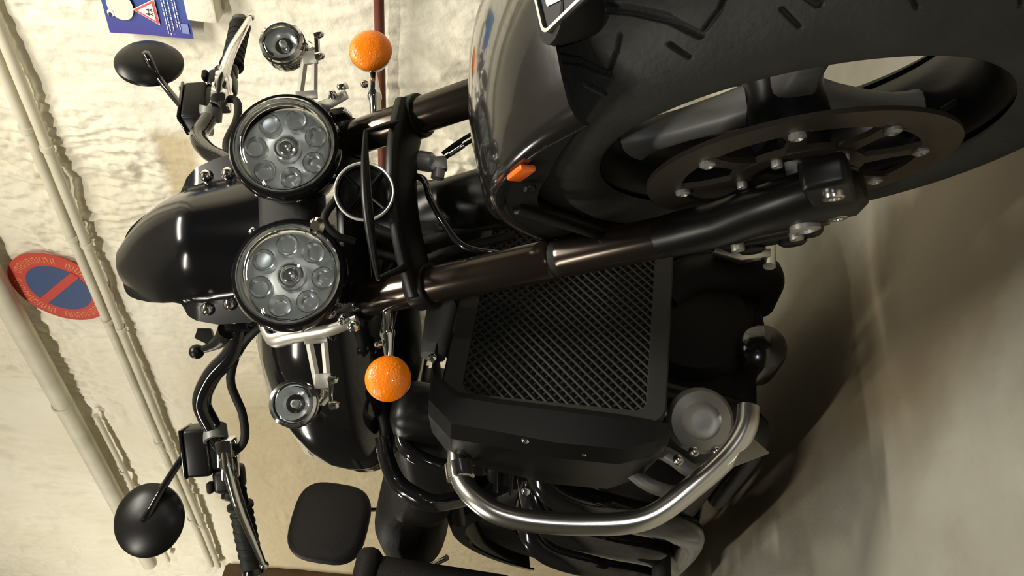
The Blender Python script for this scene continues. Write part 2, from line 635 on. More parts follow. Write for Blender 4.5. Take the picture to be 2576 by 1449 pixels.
d = MB()
d.lathe([(SR, -0.0035), (SR, 0.0), (0, 0.0)], (SX, SY, SZ), (0, 1, 0), 64)
d.build('sign_disc', 'sign_red', sign, WALL)
bl = MB()
bl.lathe([(0.108, 0.0), (0.108, 0.0008), (0, 0.0008)], (SX, SY, SZ), (0, 1, 0), 48)
bl.build('blue_field', 'sign_blue', sign, WALL)
sl = MB()
ca, sa = math.cos(PI / 4), math.sin(PI / 4)
sl.box((SX, SY + 0.0014, SZ), (0.226, 0.0012, 0.030), Matrix.Rotation(-PI / 4, 3, 'Y'))
sl.build('diagonal_bar', 'sign_red', sign, WALL)
lt = MB()
k = 0
for a0, a1 in ((-12, 62), (78, 160), (172, 240), (254, 336)):
    a = a0
    while a < a1:
        r0, r1 = 0.122, 0.150
        w = 1.1
        b = ring(r0, r1, SY, SY + 0.0006, math.radians(a), math.radians(a + w), 2)
        lt.add(b.v, b.f)
        if k % 3 != 1:
            rr = (r0, r0 + 0.006) if k % 2 else (r1 - 0.006, r1)
            b = ring(rr[0], rr[1], SY, SY + 0.0006, math.radians(a), math.radians(a + 3.0), 2)
            lt.add(b.v, b.f)
        if k % 4 == 0:
            b = ring(0.133, 0.139, SY, SY + 0.0006, math.radians(a), math.radians(a + 2.6), 2)
            lt.add(b.v, b.f)
        a += 4.6
        k += 1
tag(lt.build('ring_lettering', 'sign_pale', sign, WALL, smooth=False), kind='stuff')

# ------------------------------------------------------------------ blue poster
PY = 0.026
poster = empty('wall_poster', WALL @ Vector((0.49, PY, 1.555)))
tag(poster, 'blue poster with a pale oval head and a red warning triangle taped to the wall', 'poster')
sh = MB()
rows = []
for i in range(9):
    z = 1.447 + 0.210 * i / 8
    rows.append([Vector((0.328 + 0.300 * j / 12 + 0.045 * (z - 1.447), PY + 0.002 * math.sin(j * 0.6) + 0.0015 * math.sin(i), z)) for j in range(13)])
sh.grid(rows, (0, -0.0012, 0))
sh.build('sheet', 'poster_blue', poster, WALL)


def disc_on_wall(cx, cz, rx, rz, y, th=0.0008, n=32, rot=0.0):
    poly = []
    for i in range(n):
        a = 2 * PI * i / n
        x, z = rx * math.cos(a), rz * math.sin(a)
        poly.append((cx + x * math.cos(rot) - z * math.sin(rot), cz + x * math.sin(rot) + z * math.cos(rot)))
    return MB().prism(poly, (0, y, 0), (1, 0, 0), (0, 0, 1), -th)


b = disc_on_wall(0.560, 1.612, 0.038, 0.032, PY + 0.0030)
b.build('oval_head', 'poster_cream', poster, WALL)
b = disc_on_wall(0.582, 1.640, 0.010, 0.008, PY + 0.0042)
b.build('round_ear', 'poster_white', poster, WALL)
b = disc_on_wall(0.586, 1.641, 0.006, 0.004, PY + 0.0056)
b.build('ear_shadow', 'poster_ink', poster, WALL)


def tri(s, y, cx=0.566, cz=1.543):
    return MB().prism([(cx + s * math.cos(a), cz + s * math.sin(a)) for a in (PI / 2, PI / 2 + 2 * PI / 3, PI / 2 + 4 * PI / 3)],
                      (0, y, 0), (1, 0, 0), (0, 0, 1), -0.0008)


tri(0.040, PY + 0.0030).build('triangle_edge', 'poster_white', poster, WALL, smooth=False)
tri(0.0365, PY + 0.0039).build('triangle_border', 'poster_red', poster, WALL, smooth=False)
tri(0.0265, PY + 0.0048).build('triangle_field', 'poster_white', poster, WALL, smooth=False)
for dx, s in ((0.006, 1.0), (-0.005, 0.85)):
    g = MB()
    cx, cz, y = 0.566 + dx, 1.540, PY + 0.0062
    g.lathe([(0.0018 * s, -0.0004), (0.0018 * s, 0.0004)], (cx, y, cz + 0.008 * s), (0, 1, 0), 10)
    g.box((cx, y, cz + 0.003 * s), (0.003 * s, 0.0008, 0.008 * s), Matrix.Rotation(0.15, 3, 'Y'))
    for ang, zz, ln in ((0.5, -0.004, 0.008), (-0.5, -0.004, 0.008), (0.9, 0.004, 0.006), (-0.9, 0.004, 0.006)):
        g.box((cx + math.sin(ang) * ln * 0.4, y, cz + zz * s), (0.0016, 0.0008, ln * s), Matrix.Rotation(-ang, 3, 'Y'))
    g.build('walking_figure', 'poster_ink', poster, WALL, smooth=False)
tl = MB()
for i, (z, x0, x1) in enumerate(((1.506, 0.515, 0.622), (1.500, 0.53, 0.622), (1.491, 0.42, 0.615), (1.480, 0.42, 0.600), (1.474, 0.44, 0.608))):
    x = x0
    while x < x1:
        w = random.uniform(0.006, 0.016)
        tl.box((x + w / 2, PY + 0.0036, z), (min(w, x1 - x), 0.0008, 0.0022))
        x += w + 0.003
tag(tl.build('text_lines', 'poster_white', poster, WALL, smooth=False), kind='stuff')
MB().box((0.602, PY + 0.0034, 1.462), (0.026, 0.0008, 0.018)).build('corner_stamp', 'poster_pale_blue', poster, WALL, smooth=False)

# ================================================================== motorcycle
bike = empty('motorcycle', (-0.8, 0.03, 0.0))
tag(bike, 'black cruiser motorcycle with twin round headlights parked beside the rough cream wall', 'motorcycle')
X = (1, 0, 0)
Y = (0, 1, 0)
WY = -0.006

# ---- front wheel: tyre with cut grooves
NA, NB = 1800, 240
RO, TH_, HW = 0.325, 0.070, 0.0765
aa = np.arange(NA) * 2 * PI / NA
bb = np.radians(np.concatenate([np.linspace(-128, -64, 22, endpoint=False), np.linspace(-64, 64, 196), np.linspace(64, 128, 23)[1:]]))
A2, B2 = np.meshgrid(aa, bb, indexing='ij')
depth = np.zeros_like(A2)
per = 360 / 22


def seg_dist(ax, bx, p0, p1, kx, ky):
    x, y = ax * kx, bx * ky
    x0, y0, x1, y1 = p0[0] * kx, p0[1] * ky, p1[0] * kx, p1[1] * ky
    dx, dy = x1 - x0, y1 - y0
    t = np.clip(((x - x0) * dx + (y - y0) * dy) / (dx * dx + dy * dy), 0, 1)
    return np.hypot(x - x0 - t * dx, y - y0 - t * dy)


KX, KY = RO * PI / 180, 0.085 * PI / 180 * 1.15
half = ([((45.8, -6), (41.6, -15), 4.6), ((41.6, -15), (36.6, -28.5), 4.4), ((36.6, -28.5), (32.8, -45), 3.6),
         ((32.8, -45), (29.4, -34.5), 2.2), ((29.4, -34.5), (27.9, -26), 1.8), ((37.5, -43.5), (35.6, -56), 2.2)])
Ad, Bd = np.degrees(A2), np.degrees(B2)
for sgn, ph in ((1, 0.0), (-1, per / 2)):
    for p0, p1, w in half:
        for sh_ in (-1, 0, 1, 2, 3):
            am = np.mod(Ad + ph, per) + 27 - 27 % per + sh_ * per - per
            q0, q1 = (p0[0], p0[1] * sgn), (p1[0], p1[1] * sgn)
            dd = seg_dist(am, Bd, q0, q1, KX, KY)
            depth = np.maximum(depth, np.clip((w / 1000 + 0.0010 - dd) / 0.0020, 0, 1) * 0.008)
Rr = RO - TH_ + (TH_ - depth) * np.cos(B2)
Yy = WY + (HW - depth * 0.5) * np.sin(B2)
tv = np.stack([Rr * np.cos(A2), Yy, Rr * np.sin(A2)], -1).reshape(-1, 3)
tb = MB()
ii = np.arange(NA * NB).reshape(NA, NB)
nxt = np.roll(ii, -1, axis=0)
tq = np.stack([ii[:, :-1], nxt[:, :-1], nxt[:, 1:], ii[:, 1:]], -1).reshape(-1, 4)
tb.v = [tuple(q) for q in tv]
tb.f = [tuple(q) for q in tq]
tyre = tb.build('front_tyre', 'tyre_rubber', bike, FRONT, angle=50)
tag(tyre, 'front tyre with cut chevron grooves')

rm = MB()
rm.lathe([(0.222, -0.053), (0.222, -0.047), (0.206, -0.042), (0.200, -0.02), (0.200, 0.02), (0.206, 0.042), (0.222, 0.047),
          (0.222, 0.053), (0.215, 0.055), (0.204, 0.050), (0.190, 0.026), (0.190, -0.026), (0.204, -0.050), (0.215, -0.055)],
         (0, WY, 0), Y, 96, closed=True)
rim = rm.build('front_wheel_rim', 'rim_black', bike, FRONT)
hb = MB()
hb.lathe([(0.020, -0.078), (0.036, -0.076), (0.040, -0.06), (0.046, -0.04), (0.042, 0.0), (0.046, 0.04), (0.040, 0.06), (0.036, 0.076), (0.020, 0.078)],
         (0, WY, 0), Y, 32)
hb.build('hub', 'rim_black', rim, FRONT)
for i in range(3):
    a = math.radians(125 + 120 * i)
    rad = Vector((math.cos(a), 0, math.sin(a)))
    tan = Vector((-math.sin(a), 0, math.cos(a)))
    loops = []
    for r, w, th, off in ((0.036, 0.024, 0.022, 0), (0.07, 0.019, 0.020, 0), (0.12, 0.018, 0.018, 0), (0.160, 0.022, 0.018, 0),
                          (0.182, 0.032, 0.020, 0), (0.194, 0.044, 0.022, 0)):
        loops.append([rad * r + Vector((0, WY, 0)) + tan * (w * math.copysign(abs(math.cos(t)) ** 0.6, math.cos(t)))
                      + Vector((0, 1, 0)) * (th * math.copysign(abs(math.sin(t)) ** 0.6, math.sin(t)))
                      for t in [2 * PI * j / 16 for j in range(16)]])
    sp_ = MB().loft(loops)
    sp_.build('spoke', 'grey_alloy', rim, FRONT)
va = math.radians(-90)
MB().tube([(0.196 * math.cos(va), WY - 0.02, 0.196 * math.sin(va)), (0.172 * math.cos(va), WY - 0.032, 0.172 * math.sin(va))], [0.004, 0.0035], 10) \
    .build('tyre_valve', 'rubber', rim, FRONT)

# ---- brake discs with openwork carriers
for side in (-1, 1):
    y = WY + side * 0.087
    dk = MB()
    dk.lathe([(0.162, -0.0025), (0.162, 0.0025), (0.124, 0.0025), (0.124, -0.0025)], (0, y, 0), Y, 96, closed=True)
    disc = dk.build('brake_disc', 'disc_steel', bike, FRONT)
    cr = MB()
    cr.lathe([(0.070, -0.004), (0.070, 0.004), (0.048, 0.004), (0.048, -0.004)], (0, y, 0), Y, 48, closed=True)
    for i in range(8):
        a = math.radians(20 + 45 * i)
        rad = Vector((math.cos(a), 0, math.sin(a)))
        tan = Vector((-math.sin(a), 0, math.cos(a)))
        c = Vector((0, y - 0.003, 0))
        cr.prism([(0.066, -0.012), (0.100, -0.008), (0.128, -0.014), (0.128, 0.014), (0.100, 0.008), (0.066, 0.012)], c, rad, tan, -0.006)
    cr.build('disc_carrier', 'disc_steel', disc, FRONT)
    for i in range(8):
        a = math.radians(20 + 45 * i)
        MB().lathe([(0.0085, 0), (0.0085, 0.004), (0.005, 0.006), (0.003, 0.003), (0, 0.003)], (0.123 * math.cos(a), y + side * 0.002, 0.123 * math.sin(a)), (0, side, 0), 12) \
            .build('disc_button', 'alloy', disc, FRONT)
    for i in range(5):
        a = math.radians(40 + 72 * i)
        MB().bolt((0.058 * math.cos(a), y + side * 0.004, 0.058 * math.sin(a)), (0, side, 0), 0.006, 0.006, True).build('disc_bolt', 'alloy', disc, FRONT)

# ---- forks
FN, FY = -0.029, 0.130
for side in (-1, 1):
    y = side * FY
    up = MB()
    up.lathe([(0.0245, 0.319), (0.0274, 0.323), (0.0274, 0.60), (0.0274, 0.672), (0.022, 0.684), (0.010, 0.688), (0, 0.688)], fk(FN, y, 0), SV, 32)
    leg = up.build('fork_leg', 'fork_black', bike, FRONT)
    lo = MB()
    lo.lathe([(0.0245, -0.02), (0.0258, 0.12), (0.0262, 0.302), (0.0252, 0.308)], fk(FN, y, 0), SV, 28)
    lo.build('fork_slider', 'fork_black', leg, FRONT)
    sl_ = MB()
    sl_.lathe([(0.0235, 0.307), (0.0240, 0.310), (0.0240, 0.320), (0.0235, 0.325), (0.020, 0.325), (0.020, 0.307)], fk(FN, y, 0), SV, 28, closed=True)
    sl_.build('dust_seal', 'rubber', leg, FRONT)
    cs = MB()
    loops = []
    for s, w, dpt, nn in ((-0.065, 0.018, 0.030, 0.010), (-0.052, 0.027, 0.048, 0.010), (-0.01, 0.028, 0.052, 0.008), (0.05, 0.026, 0.042, -0.004), (0.10, 0.0265, 0.034, FN + 0.004),
                          (0.15, 0.0268, 0.029, FN), (0.175, 0.0255, 0.0262, FN)):
        loops.append([fk(nn + dpt * math.cos(t), y + w * math.sin(t), s) for t in [2 * PI * j / 20 for j in range(20)]])
    cs.loft(loops)
    cs.build('axle_casting', 'black_satin', leg, FRONT)
    ax = MB()
    ax.lathe([(0.016, 0), (0.016, 0.006), (0.010, 0.008), (0.009, 0.004), (0, 0.004)], (0, y + side * 0.026, 0), (0, side, 0), 20)
    ax.build('axle_end', 'alloy', leg, FRONT)
    ab = MB()
    ab.box(fk(0.045, y + side * 0.004, -0.038), (0.145, 0.034, 0.044), Matrix.Rotation(-RAKE + 0.06, 3, 'Y'), bev=0.007, seg=3)
    ab.build('axle_clamp', 'black_satin', leg, FRONT)
    for nn, s in ((0.092, -0.045), (0.002, -0.034)):
        MB().bolt(fk(nn, y + side * 0.021, s), (0, side, 0), 0.0105, 0.006, True).build('pinch_bolt', 'satin_steel', leg, FRONT)
    # caliper behind the leg
    cp = MB()
    cp.box(fk(-0.105, WY + side * 0.110, 0.060), (0.052, 0.062, 0.125), Matrix.Rotation(-RAKE, 3, 'Y'), bev=0.012, seg=3)
    cp.box(fk(-0.075, WY + side * 0.128, 0.060), (0.050, 0.020, 0.075), Matrix.Rotation(-RAKE, 3, 'Y'), bev=0.005)
    cal = cp.build('brake_caliper', 'black_satin', bike, FRONT)
    for s in (0.025, 0.095):
        MB().bolt(fk(-0.085, WY + side * 0.138, s), (0, side, 0), 0.0085, 0.008, True).build('caliper_bolt', 'alloy', cal, FRONT)
    for s in (0.035, 0.085):
        MB().lathe([(0.017, 0), (0.017, 0.004), (0.013, 0.007), (0, 0.007)], fk(-0.112, WY + side * 0.140, s), (0, side, 0), 20).build('piston_cap', 'black_satin', cal, FRONT)

MB().tube([(0, -0.16, 0), (0, 0.15, 0)], 0.011, 16).build('front_axle', 'alloy', bike, FRONT)

# ---- mudguard
prof = [(-0.0995, 0.322), (-0.0985, 0.328), (-0.094, 0.336), (-0.084, 0.342), (-0.060, 0.347), (-0.03, 0.3505), (0, 0.352)]
prof = prof + [(-y, r) for y, r in prof[-2::-1]]
inner = [(y * 0.965, r - 0.004) for y, r in prof][::-1]
loops = []
for i in range(61):
    a = math.radians(51.5 + (176 - 51.5) * i / 60)
    loops.append([Vector((r * math.cos(a), WY + y, r * math.sin(a))) for y, r in prof + inner])
mg = MB().loft(loops)
mud = mg.build('front_mudguard', 'black_gloss_worn', bike, FRONT)
for side in (-1, 1):                                 # matt black side skirts set just inside the shell
    loops = []
    for i in range(45):
        a = math.radians(54 + (172 - 54) * i / 44)
        r0 = 0.284 + 0.034 * max(0, 1 - i / 9) ** 1.5
        loops.append([Vector((r * math.cos(a), WY + side * y, r * math.sin(a))) for y, r in ((0.0965, 0.3235), (0.0955, r0), (0.0925, r0), (0.0925, 0.3235))])
    MB().loft(loops).build('mudguard_skirt', 'black_rough', mud, FRONT)
for side in (-1, 1):
    a = math.radians(71.5)
    c = Vector((0.322 * math.cos(a), WY + side * 0.1025, 0.322 * math.sin(a)))
    rf = MB().box(c, (0.034, 0.007, 0.017), Matrix.Rotation(math.radians(24), 3, 'Y'), bev=0.003)
    rf.build('side_reflector', 'reflex_orange', mud, FRONT)
    a = math.radians(80)
    MB().bolt((0.300 * math.cos(a), WY + side * 0.1005, 0.300 * math.sin(a)), (0, side, 0), 0.007, 0.006).build('mudguard_bolt', 'black_satin', mud, FRONT)
    br = MB()
    br.tube([(0.308 * math.cos(math.radians(95)), WY + side * 0.094, 0.308 * math.sin(math.radians(95))), fk(FN + 0.01, side * 0.115, 0.24)], [0.013, 0.010], 10, flat=0.5)
    br.build('mudguard_stay', 'black_satin', mud, FRONT)

# ---- number plate on the front of the mudguard
C0 = Vector((0.222, -0.034, 0.2800))
U = Vector((0.0, 1.0, 0.12)).normalized()
V = Vector((0.80, 0.12, -0.46))
V = (V - U * V.dot(U)).normalized()
Wn = U.cross(V).normalized()
if Wn.z < 0:
    Wn = -Wn
PW, PH = 0.15, 0.085


def rrect(w, h, r, x0=0, y0=0, n=5):
    out = []
    for cx, cy, a0 in ((w - r, h - r, 0), (r, h - r, 90), (r, r, 180), (w - r, r, 270)):
        for i in range(n + 1):
            a = math.radians(a0 + 90 * i / n)
            out.append((x0 + cx + r * math.cos(a), y0 + cy + r * math.sin(a)))
    return out


pb = MB().prism(rrect(PW, PH, 0.008), C0 - Wn * 0.002, U, V, 0.004 if U.cross(V).dot(Wn) > 0 else -0.004)
plate = pb.build('number_plate', 'plate_black', bike, FRONT)
bd = MB()
for w, hgt in ((0.0022, 0.0045),):
    o_ = rrect(PW, PH, 0.008)
    i_ = rrect(PW - 0.0056, PH - 0.0056, 0.006, 0.0028, 0.0028)
    bd.loft([[C0 + U * a + V * b + Wn * 0.001 for a, b in o_], [C0 + U * a + V * b + Wn * 0.0055 for a, b in o_],
             [C0 + U * a + V * b + Wn * 0.0055 for a, b in i_], [C0 + U * a + V * b + Wn * 0.001 for a, b in i_]], cap=False, closed=True)
bd.build('plate_border', 'satin_steel', plate, FRONT)


def strokes(segs, x0, w, h, y0, th):
    """letter as flat strokes; letter tops point up the plate (-V)"""
    b = MB()
    for (ax, ay), (bx, by) in segs:
        p0 = C0 + U * (x0 + ax * w) + V * (y0 + (1 - ay) * h) + Wn * 0.0032
        p1 = C0 + U * (x0 + bx * w) + V * (y0 + (1 - by) * h) + Wn * 0.0032
        b.tube([p0, p1], th, 4, flat=0.35, up=tuple((p1 - p0).cross(Wn)))
    return b


strokes([((0, 0), (0.5, 1)), ((0.5, 1), (1, 0)), ((0.2, 0.38), (0.8, 0.38))], 0.010, 0.026, 0.046, 0.012, 0.0030).build('plate_letter', 'plate_white', plate, FRONT, smooth=False)
strokes([((0, 0), (0, 1)), ((0, 1), (1, 1)), ((0, 0.55), (0.7, 0.55))], 0.046, 0.022, 0.046, 0.012, 0.0030).build('plate_letter', 'plate_white', plate, FRONT, smooth=False)
pm = MB()
loops = []
for dz, sx, sy in ((0.0, 0.022, 0.026), (-0.012, 0.024, 0.026), (-0.026, 0.020, 0.022), (-0.040, 0.014, 0.016)):
    cc = C0 + Vector((0.006, 0.018, -0.003)) + Vector((0.25, 0, 1)).normalized() * dz
    loops.append([cc + Vector((sx * math.cos(t), sy * math.sin(t), -0.4 * sx * math.cos(t))) for t in [2 * PI * j / 18 for j in range(18)]])
pm.loft(loops)
pm.build('plate_mount', 'black_rough', plate, FRONT)

# ---- yokes
for nm, s0, hh, nb, w0 in (('lower_yoke', 0.533, 0.0115, 0.012, 0.030), ('upper_yoke', 0.665, 0.013, -0.03, 0.030)):
    b = MB()
    loops = []
    for i in range(25):
        u = -1 + 2 * i / 24
        y = 0.150 * u
        n0 = FN + (nb - FN) * (1 - u * u)
        hw = w0 * (1.0 + 0.25 * u * u)
        loops.append([fk(n0 + hw * math.copysign(abs(math.cos(t)) ** 0.7, math.cos(t)), y, s0 + hh * math.copysign(abs(math.sin(t)) ** 0.7, math.sin(t)))
                      for t in [2 * PI * j / 16 for j in range(16)]])
    b.loft(loops)
    for sd in (-1, 1):
        b.lathe([(0.0325, -0.016), (0.034, -0.013), (0.034, 0.013), (0.0325, 0.016)], fk(FN, sd * FY, s0), SV, 28)
    yk = b.build(nm, 'black_satin', bike, FRONT)
    for sd in (-1, 1):
        MB().bolt(fk(FN + 0.036, sd * 0.105, s0), NV, 0.006, 0.008, True).build('clamp_bolt', 'alloy', yk, FRONT)
# steering stem
MB().lathe([(0.030, 0.50), (0.034, 0.52), (0.034, 0.70), (0.024, 0.715), (0, 0.715)], fk(-0.085, 0, 0), SV, 24).build('steering_stem', 'black_satin', bike, FRONT)
# tapered brace in front of the horn
b = MB()
pts, rs = [], []
for i in range(17):
    u = -1 + 2 * i / 16
    pts.append(fk(0.078 + 0.014 * (1 - u * u), -0.028 + 0.106 * u, 0.534 - 0.004 * (1 - u * u) + 0.004 * u))
    rs.append(0.0030 + 0.0045 * (1 - abs(u) ** 1.6))
b.tube(pts, rs, 12)
b.build('yoke_brace', 'black_satin', bike, FRONT)
for sd in (-1, 1):
    MB().tube([fk(0.078, -0.028 + sd * 0.105, 0.534 + sd * 0.004), fk(0.015, sd * 0.108, 0.530)], [0.0035, 0.006], 10).build('brace_stay', 'black_satin', bike, FRONT)

# ---- horn between the yokes
hc = Vector((-0.235, -0.004, 0.506))
hd = Vector((0.97, -0.12, -0.1)).normalized()
b = MB().lathe([(0, -0.055), (0.020, -0.055), (0.030, -0.04), (0.036, -0.012), (0.039, 0.0), (0.036, 0.0), (0.034, -0.008), (0.020, -0.016), (0, -0.016)], hc, hd, 40)
horn = b.build('horn', 'black_satin', bike, FRONT)
MB().lathe([(0.0415, -0.003), (0.0415, 0.0030), (0.0400, 0.0050), (0.0384, 0.0030), (0.0384, -0.003)], hc, hd, 48, closed=True).build('horn_ring', 'ring_silver', horn, FRONT)
_, hu, hv = basis(hd)
for i in range(4):
    a = PI / 4 + i * PI / 2
    q = hu * math.cos(a) + hv * math.sin(a)
    MB().tube([hc + q * 0.010 - hd * 0.006, hc + q * 0.036 - hd * 0.002], 0.0042, 8, flat=0.5).build('horn_bar', 'black_satin', horn, FRONT)
MB().bolt(hc - hd * 0.010, hd, 0.011, 0.007).build('horn_cap', 'black_satin', horn, FRONT)

# ---- twin headlights
for side in (-1, 1):
    hcx = Vector((-0.301, side * 0.0975, 0.630))
    b = MB().lathe([(0, -0.125), (0.025, -0.124), (0.048, -0.112), (0.066, -0.088), (0.076, -0.05), (0.0795, -0.014), (0.0795, -0.004), (0.074, -0.004), (0.073, -0.02), (0.06, -0.07), (0, -0.08)],
                   hcx, X, 56)
    hl = b.build('headlight', 'black_gloss', bike, FRONT)
    MB().lathe([(0.0815, -0.020), (0.0835, -0.012), (0.0835, -0.001), (0.080, 0.005), (0.0745, 0.006), (0.0735, 0.000), (0.0735, -0.014)], hcx, X, 64, closed=True) \
        .build('bezel', 'black_gloss', hl, FRONT)
    MB().lathe([(0.0748, 0.003), (0.0748, 0.0068), (0.0728, 0.0075), (0.0722, 0.003)], hcx, X, 64, closed=True).build('bezel_ring', 'chrome', hl, FRONT)
    # dished inner reflector
    MB().lathe([(0.0725, 0.0), (0.070, -0.004), (0.060, -0.014), (0.040, -0.020), (0.028, -0.022), (0, -0.022), (0, -0.030), (0.06, -0.026), (0.0725, -0.008)], hcx, X, 56, closed=True) \
        .build('inner_reflector', 'reflector_dim', hl, FRONT)
    dome = [(0.0722, 0.001), (0.0722, 0.005)] + [(0.0722 * math.cos(t), 0.005 + 0.022 * math.sin(t)) for t in np.linspace(0.1, PI / 2 - 0.02, 12)]
    dome += [(0.0692 * math.cos(t), 0.0025 + 0.0215 * math.sin(t)) for t in np.linspace(PI / 2 - 0.02, 0.1, 12)] + [(0.0692, 0.001)]
    MB().lathe(dome, hcx, X, 56, closed=True).build('clear_lens', 'glass', hl, FRONT)
    # centre projector and ring of reflector cups
    MB().lathe([(0.0195, -0.020), (0.0195, -0.006), (0.0175, -0.004), (0.0165, -0.007), (0.0165, -0.018)], hcx, X, 36, closed=True).build('projector_ring', 'reflector', hl, FRONT)
    MB().lathe([(0.0165, -0.012), (0.014, -0.004), (0.009, 0.001), (0.004, 0.0028), (0, 0.003)], hcx, X, 32).build('projector_lens', 'reflector', hl, FRONT)
    for i in range(7):
        a = 2 * PI * i / 7 + (0.12 if side > 0 else -0.3)
        cc = hcx + Vector((-0.0155, 0.0465 * math.sin(a), 0.0465 * math.cos(a)))
        cup = MB().lathe([(0.0165, 0.006), (0.0150, 0.0065), (0.0120, 0.000), (0.0080, -0.0045), (0.0035, -0.0065), (0, -0.0065), (0, -0.008), (0.010, -0.0055), (0.0155, 0.000)], cc, X, 26, closed=True)
        cup.build('led_reflector', 'reflector', hl, FRONT)
        MB().box(cc + Vector((-0.0055, 0, 0)), (0.003, 0.004, 0.004), bev=0.0008).build('led_chip', 'led_yellow', hl, FRONT)
    for ang in (35, 80, 125, 215, 260, 305):
        a = math.radians(ang)
        MB().bolt(hcx + Vector((-0.016, 0.0815 * math.sin(a), 0.0815 * math.cos(a))), (0, math.sin(a), math.cos(a)), 0.004, 0.004).build('bezel_screw', 'chrome', hl, FRONT)
    # side mounting bar of the headlight
    yb = side * (0.182 if side < 0 else 0.160)
    bar = MB()
    bar.tube([(-0.385, side * 0.160, 0.693), (-0.368, yb, 0.676), (-0.345, yb, 0.640), (-0.315, yb, 0.580), (-0.300, side * 0.172, 0.535)], [0.010, 0.013, 0.0125, 0.010, 0.008], 12, smooth=5, flat=0.55)
    mount = bar.build('headlight_bar', 'grey_plate', bike, FRONT)
    MB().bolt((-0.298, side * 0.180, 0.540), (0.6, side * 0.8, 0), 0.009, 0.010).build('bar_bolt', 'chrome', mount, FRONT)
    MB().bolt((-0.30, side * 0.168, 0.556), (0.6, side * 0.8, 0), 0.007, 0.012).build('bar_bolt', 'chrome', mount, FRONT)
    # fork top bracket behind the headlight
    bk = MB()
    bk.box((-0.325, side * 0.150, 0.560), (0.03, 0.012, 0.05), Matrix.Rotation(-0.3, 3, 'Y'), bev=0.004)
    bk.tube([(-0.31, side * 0.156, 0.575), (-0.35, side * 0.14, 0.600)], 0.010, 12)
    bk.build('headlight_bracket', 'chrome', bike, FRONT)

# bridge with loom between the headlights
b = MB()
b.box((-0.375, 0, 0.640), (0.06, 0.16, 0.10), Matrix.Rotation(-0.3, 3, 'Y'), bev=0.02, seg=3)
b.build('headlight_bridge', 'black_rough', bike, FRONT)
MB().tube([(-0.30, 0.012, 0.555), (-0.295, -0.02, 0.575), (-0.30, -0.045, 0.560), (-0.31, -0.055, 0.535)], 0.006, 10, smooth=5).build('wiring_loom', 'rubber', bike, FRONT)
MB().lathe([(0.010, -0.006), (0.013, -0.004), (0.013, 0.004), (0.008, 0.008), (0, 0.008)], (-0.298, -0.030, 0.585), (0.8, -0.2, 0.3), 16).build('loom_plug', 'chrome', bike, FRONT)

# ---- fly screen: bubble between two flat wings
rowsP = []
NVv, NU = 64, 45


def screen_pt(y, v):
    """point of the fly screen: rising v leans back, bubble in the middle, flat wings outside it"""
    half = 0.094 if v < 0.6 else 0.094 * (1 - 0.62 * ((v - 0.6) / 0.40) ** 2.0)
    core = min(1.0, abs(y) / max(half, 0.01))
    bulge = (0.022 + 0.055 * min(1.0, v / 0.45)) * (1 - core ** 2.4) * (1 - 0.62 * (max(0, v - 0.55) / 0.45) ** 2)
    return Vector((-0.397 - 0.100 * v - 0.100 * max(0, v - 0.5) + bulge - 0.06 * max(0, abs(y) - 0.098), y, 0.655 + 0.325 * v))


def lerp(x, tab):
    for (a, fa), (b_, fb) in zip(tab, tab[1:]):
        if x <= b_:
            t = (x - a) / (b_ - a)
            return fa + (fb - fa) * t
    return tab[-1][1]


WID = [(0, 0.118), (0.10, 0.134), (0.22, 0.143), (0.39, 0.139), (0.50, 0.129), (0.555, 0.118), (0.59, 0.097), (0.64, 0.091), (0.72, 0.087), (0.82, 0.079), (0.90, 0.070), (0.95, 0.062), (0.98, 0.053), (0.995, 0.044), (1.0, 0.038)]
for i in range(NVv):
    v = 1 - (1 - i / (NVv - 1)) ** 1.7
    row = []
    w = lerp(v, WID)
    for j in range(NU):
        u = -1 + 2 * j / (NU - 1)
        y = u * w
        row.append(screen_pt(y, v))
    rowsP.append(row)
fs_ = MB().grid(rowsP, (-0.004, 0, -0.001))
screen = fs_.build('fly_screen', 'screen_black', bike, FRONT, angle=60)
for side in (-1, 1):
    for y, z in ((0.112, 0.797), (0.109, 0.757)):
        c = screen_pt(side * y, (z - 0.655) / 0.325)
        MB().lathe([(0.0105, -0.002), (0.0105, 0.003), (0.0085, 0.0065), (0.004, 0.0085), (0, 0.0088)], c, (0.9, side * 0.1, 0.3), 18).build('screen_bolt', 'chrome', screen, FRONT)
MB().bolt(screen_pt(-0.010, 0.14), (0.95, 0, 0.2), 0.007, 0.006).build('screen_bolt', 'chrome', screen, FRONT)

